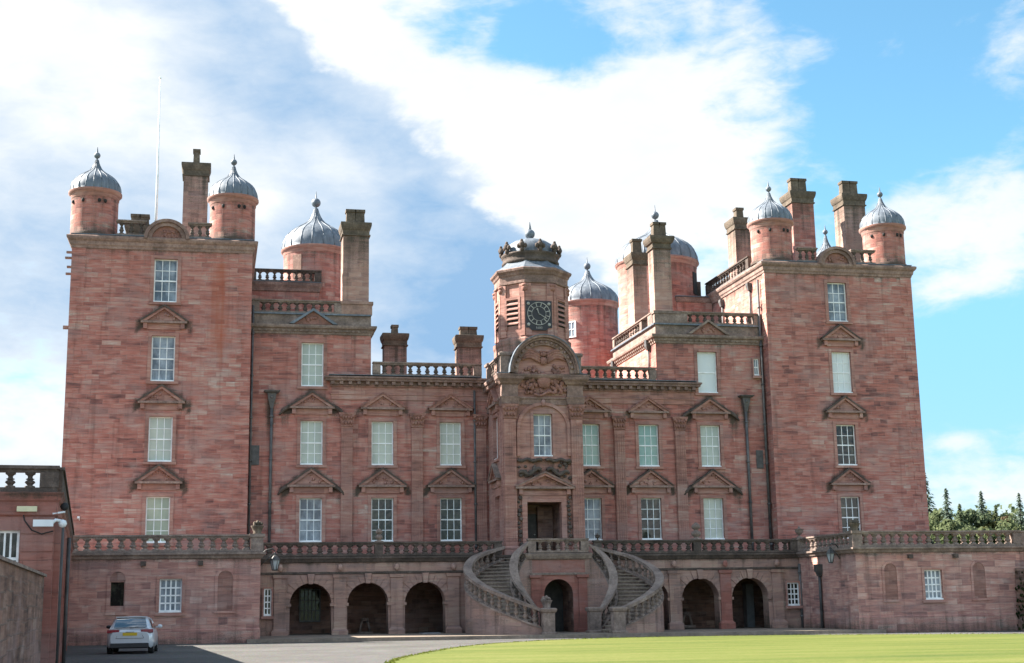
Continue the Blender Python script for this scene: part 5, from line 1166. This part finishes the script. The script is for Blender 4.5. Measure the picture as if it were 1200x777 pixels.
loft(body, [lower(-.02, .72, .34, .82), lower(.06, .83, .28, .90), lower(.25, .885, .22, .95), lower(.9, .895, .2, .95), lower(2.0, .89, .2, .93), lower(3.2, .885, .2, .90), lower(3.75, .86, .24, .82), lower(4.1, .78, .3, .70), lower(4.25, .62, .36, .6)])
def upper(y, wb, wt, zb, zt):
    return [(-wb, y, zb), (-(wb*.55+wt*.45), y, zb+(zt-zb)*.5), (-wt, y, zt-.05), (-wt+.12, y, zt), (0, y, zt+.02), (wt-.12, y, zt), (wt, y, zt-.05), ((wb*.55+wt*.45), y, zb+(zt-zb)*.5), (wb, y, zb)]
loft(body, [upper(.12, .80, .76, .93, .97), upper(.35, .80, .66, .94, 1.22), upper(.58, .80, .60, .94, 1.395), upper(1.2, .80, .60, .94, 1.425), upper(2.0, .80, .61, .93, 1.42), upper(2.5, .80, .64, .92, 1.33), upper(3.15, .78, .72, .90, .96)])
bo = body.build('body', 'car_paint', car)
mb = MB(); RWp = [(.085, 1.0, .62), (.19, 1.125, .60), (.29, 1.235, .575), (.39, 1.315, .55), (.47, 1.37, .52)]
mb.add([(sx*w_, y, z+.018*(1-abs(sx))) for y, z, w_ in RWp for sx in (-1, -.5, 0, .5, 1)], [(j*5+i, j*5+i+1, j*5+i+6, j*5+i+5) for j in range(4) for i in range(4)], sm=True); mb.build('rear_window', 'car_glass', car)
mb = MB()
for s in (-1, 1):
    P = [(s*.815, .6, .98), (s*.815, 2.9, .95), (s*.665, 2.25, 1.33), (s*.655, .95, 1.35)]
    mb.add(P, [(0, 1, 2, 3) if s > 0 else (3, 2, 1, 0)])
mb.build('side_window', 'car_glass', car)
mb = MB(); mb.box(-.58, .58, .44, .66, 1.385, 1.425); mb.build('spoiler', 'car_paint', bo)
mb = MB(); mb.rings(-.70, .70, -.05, .3, [(.22, -.04), (.26, .03), (.40, .02), (.42, -.02)]); mb.build('rear_bumper', 'car_black', car)
for s in (-1, 1):
    mb = MB(); a, b = sorted((s*.42, s*.855)); mb.rings(a, b, .0, .2, [(.80, -.01), (.82, .012), (.925, .004), (.935, -.01)]); mb.build('tail_light', 'tail_red', car)
    mb = MB(); mb.tube([(s*.84, 2.35, .98), (s*.95, 2.32, 1.0)], .03, 6); mb.lump((s*1.0, 2.3, 1.02), .1, 0, (1.05, .7, .75), 10); mb.build('wing_mirror', 'car_paint' if s > 0 else 'car_black', car)
mb = MB(); mb.box(-.27, .27, -.035, .0, .70, .815); mb.build('number_plate', 'plate_yellow', car)
mb = MB(); mb.box(-.16, .16, -.03, -.005, .83, .85); mb.build('boot_handle', 'car_black', bo)
mb = MB()
for sx in (-1, 1): mb.tube([(sx*.40, .035, .935), (sx*.405, -.005, .80), (sx*.50, -.022, .66), (sx*.52, -.025, .60)], .007, 5)
mb.tube([(-.52+.104*i, -.028, .60) for i in range(11)], .007, 5); mb.build('panel_gap', 'car_black', bo)
mb = MB(); mb.tube([(-.02, .07, .99), (.12, .075, 1.0), (.3, .10, 1.03)], .011, 6); mb.build('rear_wiper', 'car_black', bo)
for sx in (-1, 1):
    mb = MB(); mb.box(*sorted((sx*.52, sx*.70)), -.055, -.02, .33, .37); mb.build('reflector', 'tail_red', bo)
for s in (-1, 1):
    for y in (.72, 3.35):
        mb = MB(); n = 24
        def wr(r, x): return [(x, y+r*math.cos(2*math.pi*i/n), .315+r*math.sin(2*math.pi*i/n)) for i in range(n)]
        secs = [wr(.2, s*.68), wr(.29, s*.67), wr(.315, s*.70), wr(.315, s*.85), wr(.29, s*.885), wr(.2, s*.88)]
        for k in range(len(secs)-1):
            o_ = secs[k]+secs[k+1]; mb.add(o_, [(i, (i+1) % n, (i+1) % n+n, i+n) for i in range(n)], 0, sm=True)
        wo = mb.build('wheel', 'rubber', car)
        mb = MB(); mb.add(wr(.2, s*.875), [tuple(range(n))]); mb.add(wr(.205, s*.69), [tuple(range(n))]); mb.build('rim', 'alloy', wo)

# ------------------------------------------------------------------ trees beyond the castle
def tree(x, y, h, r, kind, label, m_):
    o = tag(empty('conifer_tree' if kind == 'c' else 'broadleaf_tree', (x, y, 0)), label, 'tree', 'trees beyond the right of the castle')
    t = MB(); t.tube([(0, 0, -.3), (.05, 0, h*.4), (0, 0, h*(.97 if kind == 'c' else .75))], [h*.022, h*.016, h*.003], 7); t.build('trunk', 'bark', o)
    c = MB()
    if kind == 'c':
        n_w = int(h*2.6)
        for k in range(n_w):
            tt = .12+.88*(k/n_w)**.9; z = h*tt; rr = r*(1-tt)**.95*R_.uniform(.6, 1.2)+.06
            nb = max(4, int(12*(1-tt)+3)); a0 = R_.uniform(0, 6.28)
            for i in range(nb):
                a = a0+6.283*i/nb+R_.uniform(-.35, .35); L = rr*R_.uniform(.45, 1.15)
                m2 = max(2, int(L/.3))
                for j in range(m2):
                    q = (j+.6)/m2*L; zz = z+.1*L-q*.32+R_.uniform(-.16, .12)
                    for q2 in range(2):
                        aa = a+R_.uniform(-.5, .5)/(q+.6); px, py = math.cos(aa)*q, math.sin(aa)*q; k2 = R_.uniform(.16, .34)
                        d_x, d_y = math.cos(aa+R_.uniform(-1, 1)), math.sin(aa+R_.uniform(-1, 1)); hx, hy = -d_y*k2*.7, d_x*k2*.7
                        c.quad((px-d_x*k2, py-d_y*k2, zz+.12), (px+hx, py+hy, zz-.05), (px+d_x*k2*1.5, py+d_y*k2*1.5, zz-.30), (px-hx, py-hy, zz-.08))
    else:
        cl = [(R_.uniform(-.62, .62)*r, R_.uniform(-.62, .62)*r, h*R_.uniform(.36, .9), r*R_.uniform(.28, .5)) for _ in range(16)]
        for (cx, cy, cz_, cr) in cl:
            for i in range(240):
                v = Vector((R_.gauss(0, 1), R_.gauss(0, 1), R_.gauss(0, 1))).normalized()*cr*R_.uniform(.55, 1.08)
                p = Vector((cx, cy, cz_))+Vector((v.x, v.y, v.z*.8)); n_ = (v.normalized()+Vector((R_.uniform(-.8, .8), R_.uniform(-.8, .8), R_.uniform(-.5, .9)))).normalized()
                u_ = n_.orthogonal().normalized(); w2 = n_.cross(u_); k = R_.uniform(.2, .46)
                c.quad(p+u_*k, p+w2*k*.7, p-u_*k, p-w2*k*.7)
    c.build('crown', m_, o)
def at(xa, y): return -15.02+(xa+15.02)*(y+67.15)/167.15
TR = [(at(77.0, 165), 165, 24.5, 7.2, 'c', 'tallest dark spruce half hidden behind the right edge of the castle', 'needle_blue'),
      (at(80.0, 155), 155, 20.4, 5.6, 'c', 'slim pointed spruce, first clear of the castle edge', 'needle_blue'),
      (at(85.1, 175), 175, 21.6, 9.6, 'c', 'broad blue green spruce in the middle of the tree line', 'needle_blue'),
      (at(87.1, 178), 178, 19.2, 4.6, 'c', 'short thin spruce beside the golden tree', 'needle_green'),
      (at(90.7, 165), 165, 20.4, 5.0, 'c', 'tall thin spruce nearest the right edge of the picture', 'needle_blue'),
      (at(81.8, 165), 165, 18.4, 6.0, 'c', 'green fir between the first slim spruce and the broad spruce', 'needle_green'),
      (at(78.3, 158), 158, 17.6, 4.4, 'b', 'yellow green tree against the castle edge', 'leaf_green'),
      (at(80.6, 152), 152, 15.4, 4.2, 'b', 'rounded dark green tree low in front of the first spruces', 'leaf_green'),
      (at(83.3, 172), 172, 18.6, 4.2, 'b', 'mid green tree with a ragged top left of the broad spruce', 'needle_green'),
      (at(83.0, 150), 150, 13.8, 4.6, 'b', 'low spreading green tree under the broad spruce', 'leaf_green'),
      (at(86.6, 170), 170, 17.2, 3.4, 'b', 'pale golden tree right of the broad spruce', 'leaf_gold'),
      (at(88.2, 176), 176, 18.4, 4.0, 'b', 'dull green tree behind the golden tree', 'leaf_green'),
      (at(89.2, 170), 170, 17.4, 2.7, 'b', 'copper brown tree near the right edge of the picture', 'leaf_copper'),
      (at(91.0, 160), 160, 15.4, 4.4, 'b', 'low yellow green tree at the right edge of the picture', 'leaf_green'),
      (at(86.0, 148), 148, 13.4, 4.2, 'b', 'low bushy green tree below the golden tree', 'leaf_green'),
      (at(89.0, 148), 148, 13.2, 4.2, 'b', 'low dark bush like tree under the copper tree', 'needle_green'),
      (at(93.5, 165), 165, 14, 4.0, 'b', 'green tree just past the right edge behind the pavilion wing', 'leaf_green')]
TR = TR[:-1]
for q in TR: tree(*q)
mb = MB()
for i in range(9000):
    x = R_.uniform(105, 215); y = 195+R_.uniform(0, 40); top = 19.2+1.5*math.sin(x*.21)+1.5*math.sin(x*.63+1); p = Vector((x, y, R_.random()**.7*top)); k = R_.uniform(.35, .8); n_ = Vector((R_.uniform(-1, 1), R_.uniform(-1, 1), R_.uniform(-.4, 1))).normalized(); u_ = n_.orthogonal().normalized(); w2 = n_.cross(u_)
    mb.quad(p+u_*k, p+w2*k*.7, p-u_*k, p-w2*k*.7)
tag(mb.build('distant_wood', 'leaf_green'), 'dark wood filling the gaps behind the trees on the right', 'wood', kind='stuff')
